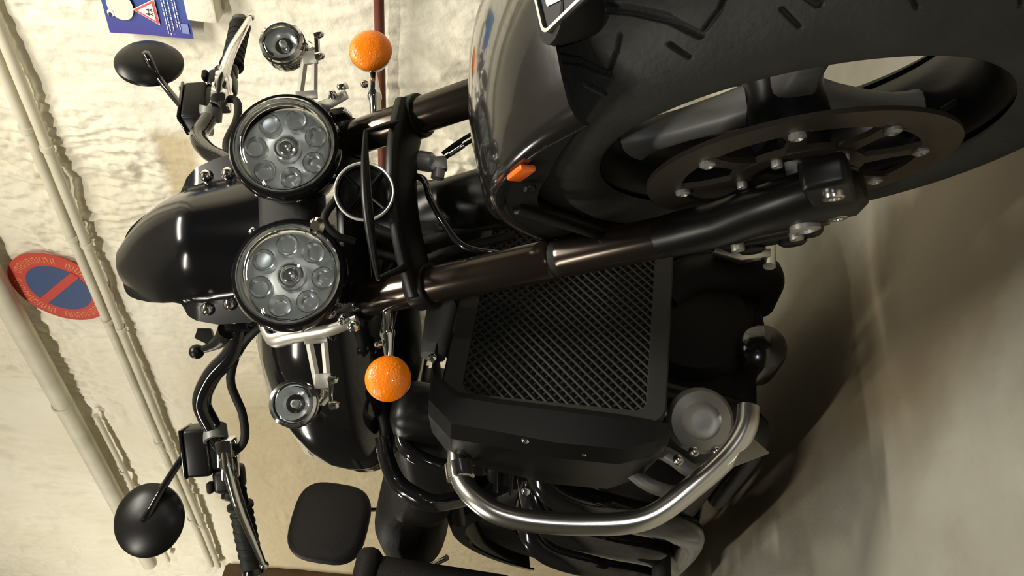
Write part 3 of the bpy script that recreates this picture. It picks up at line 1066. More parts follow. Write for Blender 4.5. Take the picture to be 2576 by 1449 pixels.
# ---- auxiliary spot lamps on slotted brackets
for side in (-1, 1):
    c = Vector((-0.330, side * 0.281, 0.637))
    b = MB().lathe([(0, -0.072), (0.008, -0.071), (0.018, -0.062), (0.027, -0.044), (0.0325, -0.018), (0.034, 0.0), (0.034, 0.004), (0.030, 0.006), (0.029, 0.002), (0.029, -0.012), (0, -0.014)], c, X, 40)
    sp_l = b.build('spot_lamp', 'chrome', bike, FRONT)
    MB().lathe([(0.028, -0.001), (0.022, -0.009), (0.012, -0.014), (0, -0.015), (0, -0.017), (0.014, -0.016), (0.028, -0.004)], c, X, 32, closed=True).build('lamp_reflector', 'reflector_dim', sp_l, FRONT)
    MB().lathe([(0.0295, 0.001), (0.0295, 0.004), (0.024, 0.008), (0.014, 0.0105), (0, 0.011), (0, 0.009), (0.014, 0.0085), (0.024, 0.006), (0.0275, 0.001)], c, X, 36, closed=True).build('lamp_lens', 'glass', sp_l, FRONT)
    MB().bolt(c + Vector((-0.010, 0, 0)), X, 0.006, 0.010).build('lamp_bulb', 'plate_white', sp_l, FRONT)
    for i in range(5):
        MB().lathe([(0.0352 - 0.0006 * i, -0.0012), (0.0352 - 0.0006 * i, 0.0012), (0.030, 0.0012), (0.030, -0.0012)], c + Vector((-0.010 - 0.006 * i, 0, 0)), X, 36, closed=True).build('cooling_fin', 'chrome', sp_l, FRONT)
    # slotted plate
    y0, y1 = side * 0.184, side * 0.262
    br = MB()
    zt0, zb0, zt1, zb1 = 0.618, 0.586, 0.604, 0.584
    for za0, za1, hw_ in ((zt0 - 0.0045, zt1 - 0.003, 0.0055), (zb0 + 0.0045, zb1 + 0.003, 0.0050)):
        br.tube([(-0.332, y0, za0), (-0.332, y1, za1)], hw_, 4, flat=0.35, up=(0, 0, 1))
    br.box((-0.332, y0 + side * 0.006, 0.602), (0.004, 0.014, 0.034), bev=0.001)
    br.box((-0.332, y1 - side * 0.010, 0.594), (0.004, 0.022, 0.024), bev=0.001)
    bo = br.build('lamp_bracket', 'grey_plate', bike, FRONT)
    cl_ = MB()
    cl_.tube([(-0.335, side * 0.262, 0.590), (-0.345, side * 0.272, 0.594), (-0.348, side * 0.281, 0.602)], 0.009, 10, smooth=4)
    cl_.box((-0.334, side * 0.268, 0.583), (0.012, 0.040, 0.007), bev=0.002)
    cl_.build('lamp_clamp', 'chrome', bo, FRONT)
    for yy in (0.252, 0.288):
        MB().bolt((-0.330, side * yy, 0.584), (0.3, 0, -1), 0.0065, 0.014).build('clamp_bolt', 'chrome', bo, FRONT)

# ---- turn signals
for side in (-1, 1):
    c = Vector((-0.335, side * 0.2565, 0.500))
    b = MB().lathe([(0, -0.030), (0.014, -0.029), (0.026, -0.020), (0.0325, -0.006), (0.0335, 0.002), (0.030, 0.002), (0.030, -0.004), (0, -0.006)], c, X, 40)
    tsn = b.build('turn_signal', 'black_gloss', bike, FRONT)
    MB().lathe([(0.0330, 0.0015), (0.0335, 0.006), (0.031, 0.0105), (0.024, 0.0155), (0.013, 0.0185), (0, 0.0195), (0, 0.0015)], c, X, 44).build('amber_lens', 'amber', tsn, FRONT)
    st = MB()
    st.lathe([(0.0055, 0.020), (0.0065, 0.035), (0.0095, 0.060), (0.0115, 0.066), (0.0115, 0.072), (0.009, 0.078), (0.009, 0.110)], c + Vector((-0.014, 0, 0)), (0, -side, 0), 18)
    st.build('signal_stem', 'chrome', tsn, FRONT)
    MB().bolt(c + Vector((-0.006, -side * 0.052, 0.010)), (0.6, 0, 0.8), 0.006, 0.010).build('stem_bolt', 'chrome', tsn, FRONT)

# ---- handlebar, risers, grips, levers, switch gear, mirrors
bar = MB()
barpts = [(-0.738, -0.548, 0.827), (-0.690, -0.43, 0.832), (-0.650, -0.345, 0.842), (-0.622, -0.292, 0.856), (-0.600, -0.248, 0.866), (-0.572, -0.206, 0.838),
          (-0.546, -0.166, 0.790), (-0.522, -0.10, 0.766), (-0.515, 0, 0.762)]
barpts = barpts + [(x, -y, z) for x, y, z in barpts[-2::-1]]
bar.tube(barpts, 0.0165, 18, smooth=7)
hbar = bar.build('handlebar', 'black_gloss', bike, FRONT)
for side in (-1, 1):
    rs_ = MB()
    rs_.lathe([(0.028, 0), (0.030, 0.01), (0.028, 0.085), (0.030, 0.092)], (-0.480, side * 0.085, 0.670), (-0.35, side * 0.25, 0.92), 24)
    rs_.box((-0.528, side * 0.122, 0.772), (0.054, 0.040, 0.046), bev=0.010)
    rs_.build('handlebar_riser', 'black_gloss', hbar, FRONT)
    g = MB()
    gp0, gp1 = Vector((-0.691, side * 0.432, 0.832)), Vector((-0.738, side * 0.548, 0.827))
    gd = (gp1 - gp0).normalized()
    L = (gp1 - gp0).length
    g.lathe([(0.0175, 0.0), (0.024, 0.002), (0.024, 0.008), (0.0195, 0.012), (0.0205, L * 0.5), (0.0195, L - 0.010), (0.022, L - 0.006), (0.022, L), (0.012, L + 0.002), (0, L + 0.002)], gp0, gd, 24)
    grip = g.build('handlebar_grip', 'rubber', bike, FRONT)
    MB().lathe([(0.0175, 0.0), (0.0195, 0.003), (0.0195, 0.016), (0.014, 0.020), (0, 0.020)], gp1, gd, 20).build('bar_end', 'black_gloss', grip, FRONT)
    for i in range(6):
        q = gp0 + gd * (0.022 + 0.016 * i)
        MB().lathe([(0.0215, -0.0025), (0.0215, 0.0025), (0.0185, 0.0025), (0.0185, -0.0025)], q, gd, 20, closed=True).build('grip_rib', 'rubber', grip, FRONT)
    # lever
    lv = MB()
    lp = [Vector((-0.622, side * 0.335, 0.832)), Vector((-0.622, side * 0.375, 0.826)), Vector((-0.642, side * 0.44, 0.815)), Vector((-0.675, side * 0.500, 0.803)), Vector((-0.700, side * 0.542, 0.795))]
    lv.tube(lp, [0.0145, 0.0140, 0.0120, 0.0090, 0.0070], 12, smooth=5, flat=0.8)
    lever = lv.build('brake_lever' if side < 0 else 'clutch_lever', 'chrome', bike, FRONT)
    MB().sphere(lp[-1] + Vector((-0.003, side * 0.004, -0.001)), 0.0085).build('lever_ball', 'chrome', lever, FRONT)
    pv = MB()
    pv.box((-0.630, side * 0.338, 0.832), (0.042, 0.052, 0.032), Matrix.Rotation(side * 0.25, 3, 'Z'), bev=0.006)
    pv.box((-0.628, side * 0.366, 0.828), (0.032, 0.044, 0.026), Matrix.Rotation(side * 0.25, 3, 'Z'), bev=0.005)
    pv.build('lever_perch', 'chrome', lever, FRONT)
    # switch pod and reservoir
    sw = MB()
    rz = Matrix.Rotation(side * 0.28, 3, 'Z')
    sw.box((-0.668, side * 0.385, 0.842), (0.048, 0.046, 0.050), rz, bev=0.010, seg=3)
    sw.lathe([(0.020, -0.012), (0.022, -0.008), (0.022, 0.010), (0.014, 0.014)], (-0.678, side * 0.412, 0.838), (0, side, 0.1), 20)
    swo = sw.build('switch_pod', 'black_satin', bike, FRONT)
    MB().box((-0.655, side * 0.398, 0.872), (0.018, 0.020, 0.012), rz, bev=0.004).build('switch_button', 'black_rough', swo, FRONT)
    MB().box((-0.645, side * 0.372, 0.869), (0.010, 0.008, 0.006), rz, bev=0.002).build('switch_rocker', 'grey_alloy', swo, FRONT)
    mc = MB()
    mc.box((-0.650, side * 0.330, 0.886), (0.054, 0.088, 0.044), rz, bev=0.007, seg=3)
    mc.box((-0.648, side * 0.332, 0.860), (0.038, 0.070, 0.040), rz, bev=0.008)
    mco = mc.build('fluid_reservoir', 'black_satin', bike, FRONT)
    MB().box((-0.650, side * 0.330, 0.910), (0.056, 0.090, 0.006), rz, bev=0.002).build('reservoir_lid', 'black_gloss', mco, FRONT)
    for dx, dy in ((-0.018, -0.034), (0.018, 0.034)):
        MB().bolt((-0.650 + dx, side * 0.330 + dy, 0.913), (0, 0, 1), 0.004, 0.003).build('lid_screw', 'alloy', mco, FRONT)
    # mirror
    mcn = Vector((-0.678, side * 0.447, 0.992))
    md = Vector((1.0, -side * 0.10, 0.10)).normalized() if side < 0 else Vector((0.88, 0.42, -0.22)).normalized()
    mm = MB().lathe([(0.064, -0.008), (0.0655, -0.004), (0.0655, 0.002), (0.058, 0.010), (0.040, 0.018), (0.018, 0.022), (0, 0.023), (0, 0.018), (0.056, 0.004), (0.062, -0.002)][:7] + [(0, -0.004), (0.060, -0.004), (0.060, -0.008)],
                    mcn, md, 44, closed=False)
    mir = mm.build('mirror', 'black_satin', bike, FRONT)
    MB().lathe([(0.060, -0.0065), (0.060, -0.0045), (0, -0.0045)], mcn, md, 40).build('mirror_glass', 'mirror_glass', mir, FRONT)
    stem = MB()
    if side < 0:
        sp = [Vector((-0.655, -0.330, 0.905)), Vector((-0.657, -0.338, 0.920)), Vector((-0.662, -0.392, 0.960)), mcn + md * 0.020 + Vector((0, 0.014, -0.012)), mcn + md * 0.016]
    else:
        sp = [Vector((-0.640, 0.280, 0.868)), Vector((-0.640, 0.300, 0.893)), Vector((-0.645, 0.325, 0.910)), Vector((-0.660, 0.395, 0.960)), mcn + md * 0.024 + Vector((0.01, -0.012, -0.004)), mcn + md * 0.014]
    stem.tube(sp, [0.0065, 0.0065, 0.0068, 0.0075, 0.009], 12, smooth=5)
    stem.build('mirror_stem', 'black_gloss', mir, FRONT)
    MB().lathe([(0.014, -0.004), (0.014, 0.004), (0.010, 0.010), (0.010, 0.018)], sp[0] + Vector((0, 0, -0.008)), (0, 0, 1), 16).build('stem_nut', 'grey_alloy', mir, FRONT)
    # clip carrying the mirror on the bar
    MB().lathe([(0.0215, -0.014), (0.0215, 0.014), (0.0165, 0.014), (0.0165, -0.014)], (-0.628, side * 0.305, 0.853), (0.4, side, -0.25), 20, closed=True).build('bar_clamp', 'grey_alloy', hbar, FRONT)
    # hose from the reservoir down past the headlight
    hs = MB().tube([(-0.645, side * 0.345, 0.835), (-0.62, side * 0.322, 0.800), (-0.60, side * 0.275, 0.795), (-0.57, side * 0.212, 0.805), (-0.53, side * 0.150, 0.760), (-0.44, side * 0.100, 0.64)], 0.0075, 12, smooth=6)
    hs.build('brake_hose' if side < 0 else 'clutch_cable', 'rubber', bike, FRONT)

# ball mount on the right riser
b = MB()
b.sphere((-0.600, -0.158, 0.874), 0.0135)
b.tube([(-0.600, -0.156, 0.866), (-0.585, -0.152, 0.842), (-0.560, -0.145, 0.815), (-0.52, -0.135, 0.790)], [0.006, 0.009, 0.014, 0.018], 14, smooth=4)
b.prism([(-0.020, 0), (0.018, 0), (0.026, 0.020), (0.012, 0.030)], (-0.585, -0.140, 0.835), (0, 1, 0.3), (0, -0.3, 1), 0.010)
b.build('ball_mount', 'black_satin', bike, FRONT)

# ---- brake line splitter and hoses between the forks
b = MB()
b.lathe([(0.012, 0), (0.015, 0.004), (0.015, 0.022), (0.010, 0.028)], (-0.305, 0.062, 0.437), (0.05, -0.25, -0.95), 18)
b.box((-0.303, 0.052, 0.405), (0.018, 0.022, 0.026), bev=0.004)
b.tube([(-0.303, 0.045, 0.405), (-0.303, 0.030, 0.408)], 0.010, 12)
spl = b.build('brake_line_splitter', 'alloy', bike, FRONT)
for dy in (0.0, 0.010):
    MB().tube([(-0.303, 0.058 + dy, 0.398), (-0.300, 0.072 + dy, 0.375), (-0.295, 0.088 + dy, 0.341), (-0.27, 0.105 + dy, 0.28)], 0.0030, 10, smooth=5).build('brake_line', 'rubber', spl, FRONT)
MB().tube([(-0.301, 0.066, 0.388), (-0.299, 0.078, 0.366)], 0.0050, 12).build('line_fitting', 'chrome', spl, FRONT)
MB().tube([(-0.31, 0.040, 0.470), (-0.29, 0.028, 0.430), (-0.275, -0.010, 0.418), (-0.265, -0.050, 0.400), (-0.258, -0.088, 0.372), (-0.25, -0.11, 0.30)], 0.0052, 12, smooth=7).build('control_cable', 'black_gloss', bike, FRONT)
MB().tube([(-0.36, -0.02, 0.52), (-0.345, -0.05, 0.45), (-0.34, -0.04, 0.38), (-0.36, -0.03, 0.30)], 0.008, 12, smooth=6).build('control_cable', 'rubber', bike, FRONT)
MB().tube([(-0.36, -0.06, 0.52), (-0.335, -0.085, 0.45), (-0.33, -0.075, 0.40), (-0.36, -0.05, 0.30)], 0.007, 12, smooth=6).build('control_cable', 'rubber', bike, FRONT)

# ---- frame neck and tubes (body frame)
b = MB()
b.lathe([(0.040, 0.44), (0.043, 0.46), (0.043, 0.62), (0.040, 0.64)], Vector(fk(-0.085, 0, 0)), SV, 24)
b.box((-0.42, 0.0, 0.44), (0.14, 0.12, 0.15), Matrix.Rotation(-0.3, 3, 'Y'), bev=0.03, seg=3)
frame = b.build('frame', 'black_satin', bike, BODY)
for sd in (-1, 1):
    MB().tube([(-0.40, sd * 0.05, 0.44), (-0.52, sd * 0.10, 0.50), (-0.8, sd * 0.11, 0.52), (-1.2, sd * 0.13, 0.42), (-1.6, sd * 0.13, 0.40)], 0.024, 14, smooth=5).build('frame_rail', 'black_satin', frame, BODY)
    MB().tube([(-0.45, sd * 0.04, 0.40), (-0.56, sd * 0.12, 0.30), (-0.56, sd * 0.16, 0.05), (-0.62, sd * 0.17, -0.14), (-1.0, sd * 0.17, -0.17)], 0.022, 14, smooth=5).build('down_tube', 'black_satin', frame, BODY)
MB().box((-0.50, 0.132, 0.392), (0.04, 0.040, 0.028), Matrix.Rotation(0.4, 3, 'X'), bev=0.006).build('frame_bracket', 'black_rough', frame, BODY)

# ---- radiator with expanded metal guard
RX = -0.465


def rad_pt(y, z, dx=0.0):
    """point on the radiator front, raked back a little at the top"""
    return Vector((RX + dx - 0.10 * (z - 0.07), y, z))


YL, YR, ZB, ZT = 0.185, -0.258, 0.052, 0.358
core = MB().loft([[rad_pt(YR, ZB, -0.010), rad_pt(YL, ZB, -0.010), rad_pt(YL, ZT, -0.010), rad_pt(YR, ZT, -0.010)],
                  [rad_pt(YR, ZB, -0.06), rad_pt(YL, ZB, -0.06), rad_pt(YL, ZT, -0.06), rad_pt(YR, ZT, -0.06)]])
rad = core.build('radiator', 'core_dark', bike, BODY)
fr_ = MB()
yo0, yo1, zo0, zo1 = YR - 0.012, YL + 0.012, ZB - 0.014, ZT + 0.016


def rr_loop(y0, y1, z0, z1, r, dx):
    out = []
    for cy, cz, a0 in ((y1 - r, z1 - r, 0), (y0 + r, z1 - r, 90), (y0 + r, z0 + r, 180), (y1 - r, z0 + r, 270)):
        for i in range(6):
            a = math.radians(a0 + 90 * i / 5)
            out.append(rad_pt(cy + r * math.cos(a), cz + r * math.sin(a), dx))
    return out


fr_.loft([rr_loop(yo0, yo1, zo0, zo1, 0.03, -0.02), rr_loop(yo0, yo1, zo0, zo1, 0.03, 0.012), rr_loop(yo0 + 0.003, yo1 - 0.003, zo0 + 0.003, zo1 - 0.003, 0.03, 0.016),
          rr_loop(YR + 0.010, YL - 0.010, ZB + 0.014, ZT - 0.016, 0.02, 0.014), rr_loop(YR + 0.012, YL - 0.012, ZB + 0.018, ZT - 0.020, 0.02, -0.01)], cap=False)
fr_.build('guard_frame', 'mesh_black', rad, BODY)
gm = MB()
step = 0.0145
ysp, zsp = (YL - YR), (ZT - ZB)
nlines = int((ysp + zsp * 1.1) / step) + 2


def clipline(c, sgn):
    """diagonal strand y = c + sgn * 0.9 * (z - ZB), clipped to the opening"""
    pts = []
    for z in np.linspace(ZB, ZT, 61):
        y = c + sgn * 0.9 * (z - ZB)
        if YR <= y <= YL:
            pts.append((y, z))
    return (pts[0], pts[-1]) if len(pts) > 1 else None


for sgn in (1, -1):
    for i in range(nlines + 30):
        c = (YR - zsp if sgn > 0 else YR) + i * step
        q = clipline(c, sgn)
        if q:
            (ya, za), (yb_, zb_) = q
            gm.tube([rad_pt(ya, za, 0.006 + 0.0012 * sgn), rad_pt(yb_, zb_, 0.006 + 0.0012 * sgn)], 0.0021, 4)
tag(gm.build('mesh_guard', 'mesh_black', rad, BODY, smooth=False), kind='stuff')
# side cowl right of the radiator and its bolts
cw = MB()
loops = []
for z, yi, yo, xf, xb in ((0.392, -0.170, -0.235, -0.475, -0.58), (0.385, -0.225, -0.285, -0.470, -0.60), (0.345, -0.252, -0.318, -0.468, -0.62), (0.28, -0.256, -0.322, -0.462, -0.63),
                          (0.19, -0.258, -0.330, -0.452, -0.63), (0.10, -0.260, -0.328, -0.445, -0.62), (0.055, -0.262, -0.310, -0.445, -0.60), (0.030, -0.262, -0.285, -0.45, -0.56)):
    loops.append([Vector((xf, yi, z)), Vector((xf + 0.010, yi - 0.012, z)), Vector((xf + 0.004, yo + 0.014, z)), Vector((xf - 0.020, yo, z)), Vector((xb + 0.03, yo + 0.004, z)), Vector((xb, yo + 0.03, z)), Vector((xb, yi, z))])
cw.loft(loops)
cowl = cw.build('radiator_cowl', 'black_satin', rad, BODY, angle=25)
for y, z in ((-0.312, 0.235), (-0.318, 0.150), (-0.205, 0.392)):
    MB().bolt((-0.462, y, z), (0.85, -0.5, 0), 0.007, 0.006).build('cowl_bolt', 'chrome', rad, BODY)
cw = MB()
cw.tube([(-0.50, 0.200, 0.362), (-0.50, 0.105, 0.386), (-0.50, 0.05, 0.396), (-0.505, -0.10, 0.400), (-0.51, -0.18, 0.400)], [0.012, 0.018, 0.026, 0.026, 0.020], 14, smooth=5)
cw.build('radiator_header', 'grey_alloy', rad, BODY)
MB().tube([(-0.52, -0.02, 0.400), (-0.50, -0.035, 0.435), (-0.47, -0.02, 0.468), (-0.44, 0.0, 0.48)], 0.018, 14, smooth=5).build('radiator_hose', 'rubber', rad, BODY)
MB().tube([(-0.50, 0.20, 0.380), (-0.49, 0.215, 0.30), (-0.50, 0.215, 0.15), (-0.52, 0.19, 0.04)], 0.016, 14, smooth=5).build('side_tank', 'black_rough', rad, BODY)

# ---- crash bars
for side in (-1,):
    cb = MB()
    cpts = [(-0.60, side * 0.22, 0.325), (-0.575, side * 0.285, 0.340), (-0.565, side * 0.345, 0.328), (-0.555, side * 0.385, 0.290), (-0.55, side * 0.402, 0.235), (-0.545, side * 0.396, 0.13), (-0.53, side * 0.378, 0.045),
            (-0.505, side * 0.325, -0.020), (-0.490, side * 0.280, -0.062), (-0.478, side * 0.240, -0.084), (-0.475, side * 0.205, -0.088)]
    cb.tube(cpts, 0.0165, 20, smooth=8)
    cbo = cb.build('crash_bar', 'satin_steel', bike, BODY)
    MB().prism([(0, 0), (0.055, 0.008), (0.015, -0.035)], (-0.475, side * 0.250, -0.088), (0, side * 1.0, 0.3), (0.1, -side * 0.2, 1), 0.005).build('crash_bar_gusset', 'satin_steel', cbo, BODY)
    MB().lathe([(0.022, -0.012), (0.022, 0.012), (0.0168, 0.012), (0.0168, -0.012)], (-0.566, side * 0.338, 0.330), (0, side, -0.35), 20, closed=True).build('bar_clamp', 'chrome', cbo, BODY)

# ---- engine
b = MB()
b.box((-0.98, 0.0, -0.02), (0.76, 0.42, 0.26), bev=0.05, seg=4)
eng = b.build('engine', 'black_satin', bike, BODY)
for i in range(3):
    x = -0.70 - 0.19 * i
    c = MB()
    c.box((x, -0.015, 0.21), (0.165, 0.30, 0.22), bev=0.02, seg=3)
    for k in range(6):
        c.box((x, -0.015, 0.125 + 0.034 * k), (0.178, 0.326, 0.010), bev=0.003)
    c.build('cylinder', 'black_satin', eng, BODY)
    hd_ = MB().tube([(x + 0.01, -0.15, 0.20), (x + 0.01, -0.235, 0.215), (x - 0.01, -0.300, 0.175), (x - 0.03, -0.315, 0.07), (x - 0.09, -0.305, -0.04), (x - 0.25, -0.285, -0.10), (-1.35, -0.27, -0.11)], 0.030, 18, smooth=6)
    hd_.build('exhaust_header', 'black_gloss', eng, BODY)
    MB().lathe([(0.040, 0), (0.044, 0.006), (0.044, 0.018), (0.034, 0.022)], (x + 0.01, -0.165, 0.203), (0, -1, 0.15), 20).build('header_flange', 'grey_alloy', eng, BODY)
MB().box((-0.89, -0.015, 0.345), (0.56, 0.27, 0.07), bev=0.025, seg=4).build('cam_cover', 'black_satin', eng, BODY)
b = MB()
b.lathe([(0.11, -0.04), (0.115, 0.0), (0.10, 0.025), (0.05, 0.035), (0, 0.036)], (-0.60, 0.0, -0.02), X, 36)
b.build('front_cover', 'black_rough', eng, BODY)
# oil filter under the front cover
b = MB().lathe([(0, 0.045), (0.022, 0.044), (0.038, 0.034), (0.041, 0.020), (0.041, -0.06), (0.0, -0.06)], (-0.585, -0.048, -0.140), (0.96, -0.15, 0.1), 32)
b.build('oil_filter', 'black_gloss_worn', eng, BODY)
# sump and lower fairings around the filter
MB().box((-0.72, 0.09, -0.10), (0.20, 0.20, 0.12), Matrix.Rotation(0.2, 3, 'X'), bev=0.04, seg=4).build('sump', 'black_rough', eng, BODY)
MB().tube([(-0.58, 0.03, 0.03), (-0.575, 0.075, -0.01), (-0.58, 0.10, -0.08), (-0.60, 0.12, -0.15), (-0.7, 0.13, -0.17)], [0.034, 0.040, 0.042, 0.040, 0.036], 16, smooth=5).build('water_pipe', 'black_rough', eng, BODY)
# silver foot lever bracket on the left
b = MB()
b.tube([(-0.52, 0.112, -0.044), (-0.52, 0.108, -0.09), (-0.515, 0.116, -0.138)], [0.015, 0.021, 0.015], 14)
b.tube([(-0.52, 0.088, -0.140), (-0.52, 0.155, -0.142)], 0.011, 12)
b.build('gear_linkage', 'satin_steel', eng, BODY)
# pump housing beside the filter
b = MB()
b.lathe([(0.020, -0.07), (0.045, -0.06), (0.052, -0.02), (0.052, 0.004), (0.046, 0.016), (0.030, 0.022), (0.026, 0.019), (0.014, 0.019), (0, 0.020)], (-0.550, -0.205, -0.032), (0.9, -0.42, 0.05), 30)
pump = b.build('pump_housing', 'alloy', eng, BODY)
for y, z in ((-0.213, 0.034), (-0.262, -0.052), (-0.285, 0.005), (-0.268, -0.018), (-0.190, -0.10)):
    MB().bolt((-0.525, y, z), (0.9, -0.4, 0), 0.0085, 0.014).build('pump_bolt', 'satin_steel', eng, BODY)
MB().tube([(-0.56, -0.25, 0.055), (-0.545, -0.275, 0.010), (-0.55, -0.29, -0.025), (-0.58, -0.26, -0.07)], 0.012, 12, smooth=5).build('pump_hose', 'grey_alloy', eng, BODY)
MB().tube([(-0.56, -0.29, 0.085), (-0.55, -0.318, 0.050), (-0.555, -0.325, 0.018), (-0.60, -0.31, -0.01)], 0.011, 12, smooth=5).build('pump_hose', 'grey_alloy', eng, BODY)
MB().lathe([(0.075, -0.03), (0.080, 0.0), (0.070, 0.020), (0.03, 0.026), (0, 0.026)], (-0.66, -0.255, 0.17), (0.35, -0.93, 0.0), 32).build('side_cover', 'black_satin', eng, BODY)
MB().bolt((-0.635, -0.33, 0.225), (0.6, -0.8, 0), 0.008, 0.008).build('cover_bolt', 'chrome', eng, BODY)
# intake runners on the right
for k, (r, pts) in enumerate(((0.016, [(-0.78, -0.225, 0.500), (-0.79, -0.262, 0.486), (-0.80, -0.296, 0.462), (-0.80, -0.315, 0.430), (-0.80, -0.326, 0.385), (-0.82, -0.30, 0.33)]),
                              (0.014, [(-0.72, -0.215, 0.462), (-0.72, -0.250, 0.452), (-0.72, -0.272, 0.425), (-0.73, -0.28, 0.37), (-0.74, -0.25, 0.32)]))):
    MB().tube(pts, r, 16, smooth=6).build('intake_pipe', 'black_gloss', eng, BODY)
MB().box((-0.86, -0.20, 0.42), (0.42, 0.10, 0.12), bev=0.035, seg=4).build('intake_box', 'black_satin', eng, BODY)

# ---- fuel tank
def sup(t, e):
    return math.copysign(abs(t) ** e, t)


loops = []
for x, hw, zb, zt in ((-0.485, 0.050, 0.575, 0.665), (-0.50, 0.095, 0.545, 0.700), (-0.55, 0.155, 0.505, 0.733), (-0.65, 0.212, 0.475, 0.762), (-0.78, 0.245, 0.462, 0.775), (-0.92, 0.248, 0.468, 0.768),
                      (-1.04, 0.215, 0.488, 0.735), (-1.13, 0.150, 0.510, 0.680), (-1.18, 0.080, 0.53, 0.62)):
    cz, hz = (zb + zt) / 2, (zt - zb) / 2
    loops.append([Vector((x, hw * sup(math.cos(t), 0.75) * (1 - 0.10 * math.sin(t)), cz + hz * sup(math.sin(t), 0.8))) for t in [2 * PI * j / 40 for j in range(40)]])
tank = MB().loft(loops).build('fuel_tank', 'black_gloss', bike, BODY, angle=60)
MB().lathe([(0.036, 0), (0.038, 0.006), (0.030, 0.012), (0, 0.013)], (-0.82, 0.0, 0.772), (0, 0, 1), 28).build('filler_cap', 'chrome', tank, BODY)
MB().tube([(-0.62, -0.17, 0.468), (-0.80, -0.222, 0.452), (-0.96, -0.215, 0.458), (-1.08, -0.17, 0.478)], 0.008, 10, smooth=6).build('tank_seam', 'grey_alloy', tank, BODY)

# ---- seats, backrest, luggage
def pad(name, secs, material='leather', parent=bike):
    loops = []
    for x, y0, hw, zb, zt in secs:
        cz, hz = (zb + zt) / 2, (zt - zb) / 2
        loops.append([Vector((x, y0 + hw * sup(math.cos(t), 0.6), cz + hz * sup(math.sin(t), 0.6))) for t in [2 * PI * j / 28 for j in range(28)]])
    return MB().loft(loops).build(name, material, parent, BODY, angle=60)


pad('rider_seat', ((-1.14, 0, 0.06, 0.44, 0.50), (-1.18, 0, 0.12, 0.41, 0.54), (-1.30, 0, 0.17, 0.40, 0.53), (-1.45, 0, 0.19, 0.40, 0.54), (-1.56, 0, 0.18, 0.42, 0.60), (-1.60, 0, 0.12, 0.45, 0.57)))
pad('pillion_seat', ((-1.58, -0.02, 0.10, 0.50, 0.58), (-1.62, -0.02, 0.16, 0.47, 0.64), (-1.78, -0.02, 0.18, 0.46, 0.67), (-1.96, -0.02, 0.18, 0.46, 0.67), (-2.02, -0.02, 0.13, 0.50, 0.64)))
bk = MB()
pc = Vector((-2.16, -0.06, 0.885))
loops = []
for dx, k in ((-0.035, 0.80), (-0.028, 0.95), (-0.010, 1.0), (0.012, 1.0), (0.028, 0.95), (0.036, 0.80)):
    loops.append([pc + Vector((dx, 0.136 * k * sup(math.cos(t), 0.62), 0.133 * k * sup(math.sin(t), 0.62))) for t in [2 * PI * j / 36 for j in range(36)]])
bk.loft(loops)
rest = bk.build('backrest', 'leather', bike, BODY, angle=60)
for sd in (-1, 1):
    MB().tube([(-2.21, -0.06 + sd * 0.07, 0.90), (-2.20, -0.06 + sd * 0.09, 0.72), (-2.10, -0.04 + sd * 0.14, 0.55), (-2.0, sd * 0.15, 0.45)], 0.010, 12, smooth=5).build('backrest_strut', 'chrome', rest, BODY)
for sd in (-1,):
    sb = MB().box((-1.80, sd * 0.36, 0.42), (0.50, 0.20, 0.44), bev=0.05, seg=4)
    bag = sb.build('saddlebag', 'leather', bike, BODY)
    MB().box((-1.80, sd * 0.362, 0.615), (0.53, 0.225, 0.07), bev=0.03, seg=3).build('saddlebag_lid', 'leather', bag, BODY)
    for dx in (-0.12, 0.12):
        MB().box((-1.80 + dx, sd * 0.475, 0.45), (0.035, 0.012, 0.36), bev=0.004).build('saddlebag_strap', 'leather', bag, BODY)

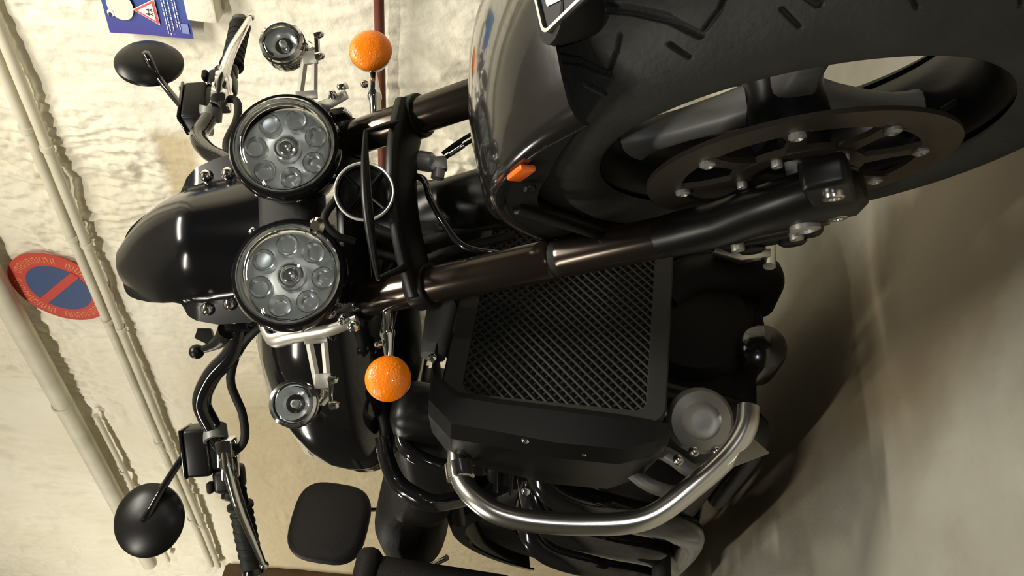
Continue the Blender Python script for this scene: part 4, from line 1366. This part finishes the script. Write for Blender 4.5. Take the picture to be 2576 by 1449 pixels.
# ---- rear wheel, rear mudguard, exhaust, stand
b = MB().lathe([(0.20, -0.10), (0.24, -0.116), (0.29, -0.118), (0.318, -0.09), (0.332, -0.04), (0.334, 0), (0.332, 0.04), (0.318, 0.09), (0.29, 0.118), (0.24, 0.116), (0.20, 0.10)], (-1.70, 0, 0.055), Y, 72, closed=True)
b.build('rear_tyre', 'tyre_rubber', bike, BODY)
rw = MB().lathe([(0.205, -0.09), (0.205, 0.09), (0.185, 0.08), (0.17, 0.02), (0.17, -0.02), (0.185, -0.08)], (-1.70, 0, 0.055), Y, 64, closed=True)
rr_ = rw.build('rear_wheel_rim', 'rim_black', bike, BODY)
for i in range(5):
    a = math.radians(72 * i)
    MB().tube([(-1.70 + 0.03 * math.cos(a), 0, 0.055 + 0.03 * math.sin(a)), (-1.70 + 0.18 * math.cos(a), 0, 0.055 + 0.18 * math.sin(a))], [0.026, 0.030], 12).build('spoke', 'rim_black', rr_, BODY)
MB().lathe([(0.05, -0.10), (0.05, 0.10)], (-1.70, 0, 0.055), Y, 28).build('hub', 'rim_black', rr_, BODY)
loops = []
for i in range(31):
    a = math.radians(20 + 140 * i / 30)
    lp = []
    for y, r in ((-0.145, 0.33), (-0.14, 0.37), (-0.10, 0.395), (0, 0.405), (0.10, 0.395), (0.14, 0.37), (0.145, 0.33), (0.139, 0.33), (0.134, 0.367), (0.097, 0.389), (0, 0.399), (-0.097, 0.389), (-0.134, 0.367), (-0.139, 0.33)):
        lp.append(Vector((-1.70 + r * math.cos(a), y, 0.055 + r * math.sin(a))))
    loops.append(lp)
MB().loft(loops).build('rear_mudguard', 'black_gloss', bike, BODY)
MB().tube([(-1.30, -0.275, -0.11), (-1.42, -0.285, -0.10), (-1.5, -0.29, -0.09), (-2.05, -0.31, -0.03), (-2.08, -0.312, -0.027)], [0.045, 0.055, 0.062, 0.062, 0.05], 24, smooth=3).build('exhaust_silencer', 'black_gloss', bike, BODY)
st = MB().tube([(-1.05, 0.17, -0.13), (-1.00, 0.24, -0.22), (-0.97, 0.30, -0.300)], [0.014, 0.013, 0.012], 12)
st.box((-0.965, 0.302, -0.302), (0.06, 0.05, 0.012), bev=0.004)
st.build('side_stand', 'black_satin', bike, BODY)
# right footpeg
b = MB().tube([(-0.98, -0.20, -0.05), (-0.98, -0.40, -0.06)], [0.016, 0.020], 14)
b.build('footpeg', 'rubber', bike, BODY)
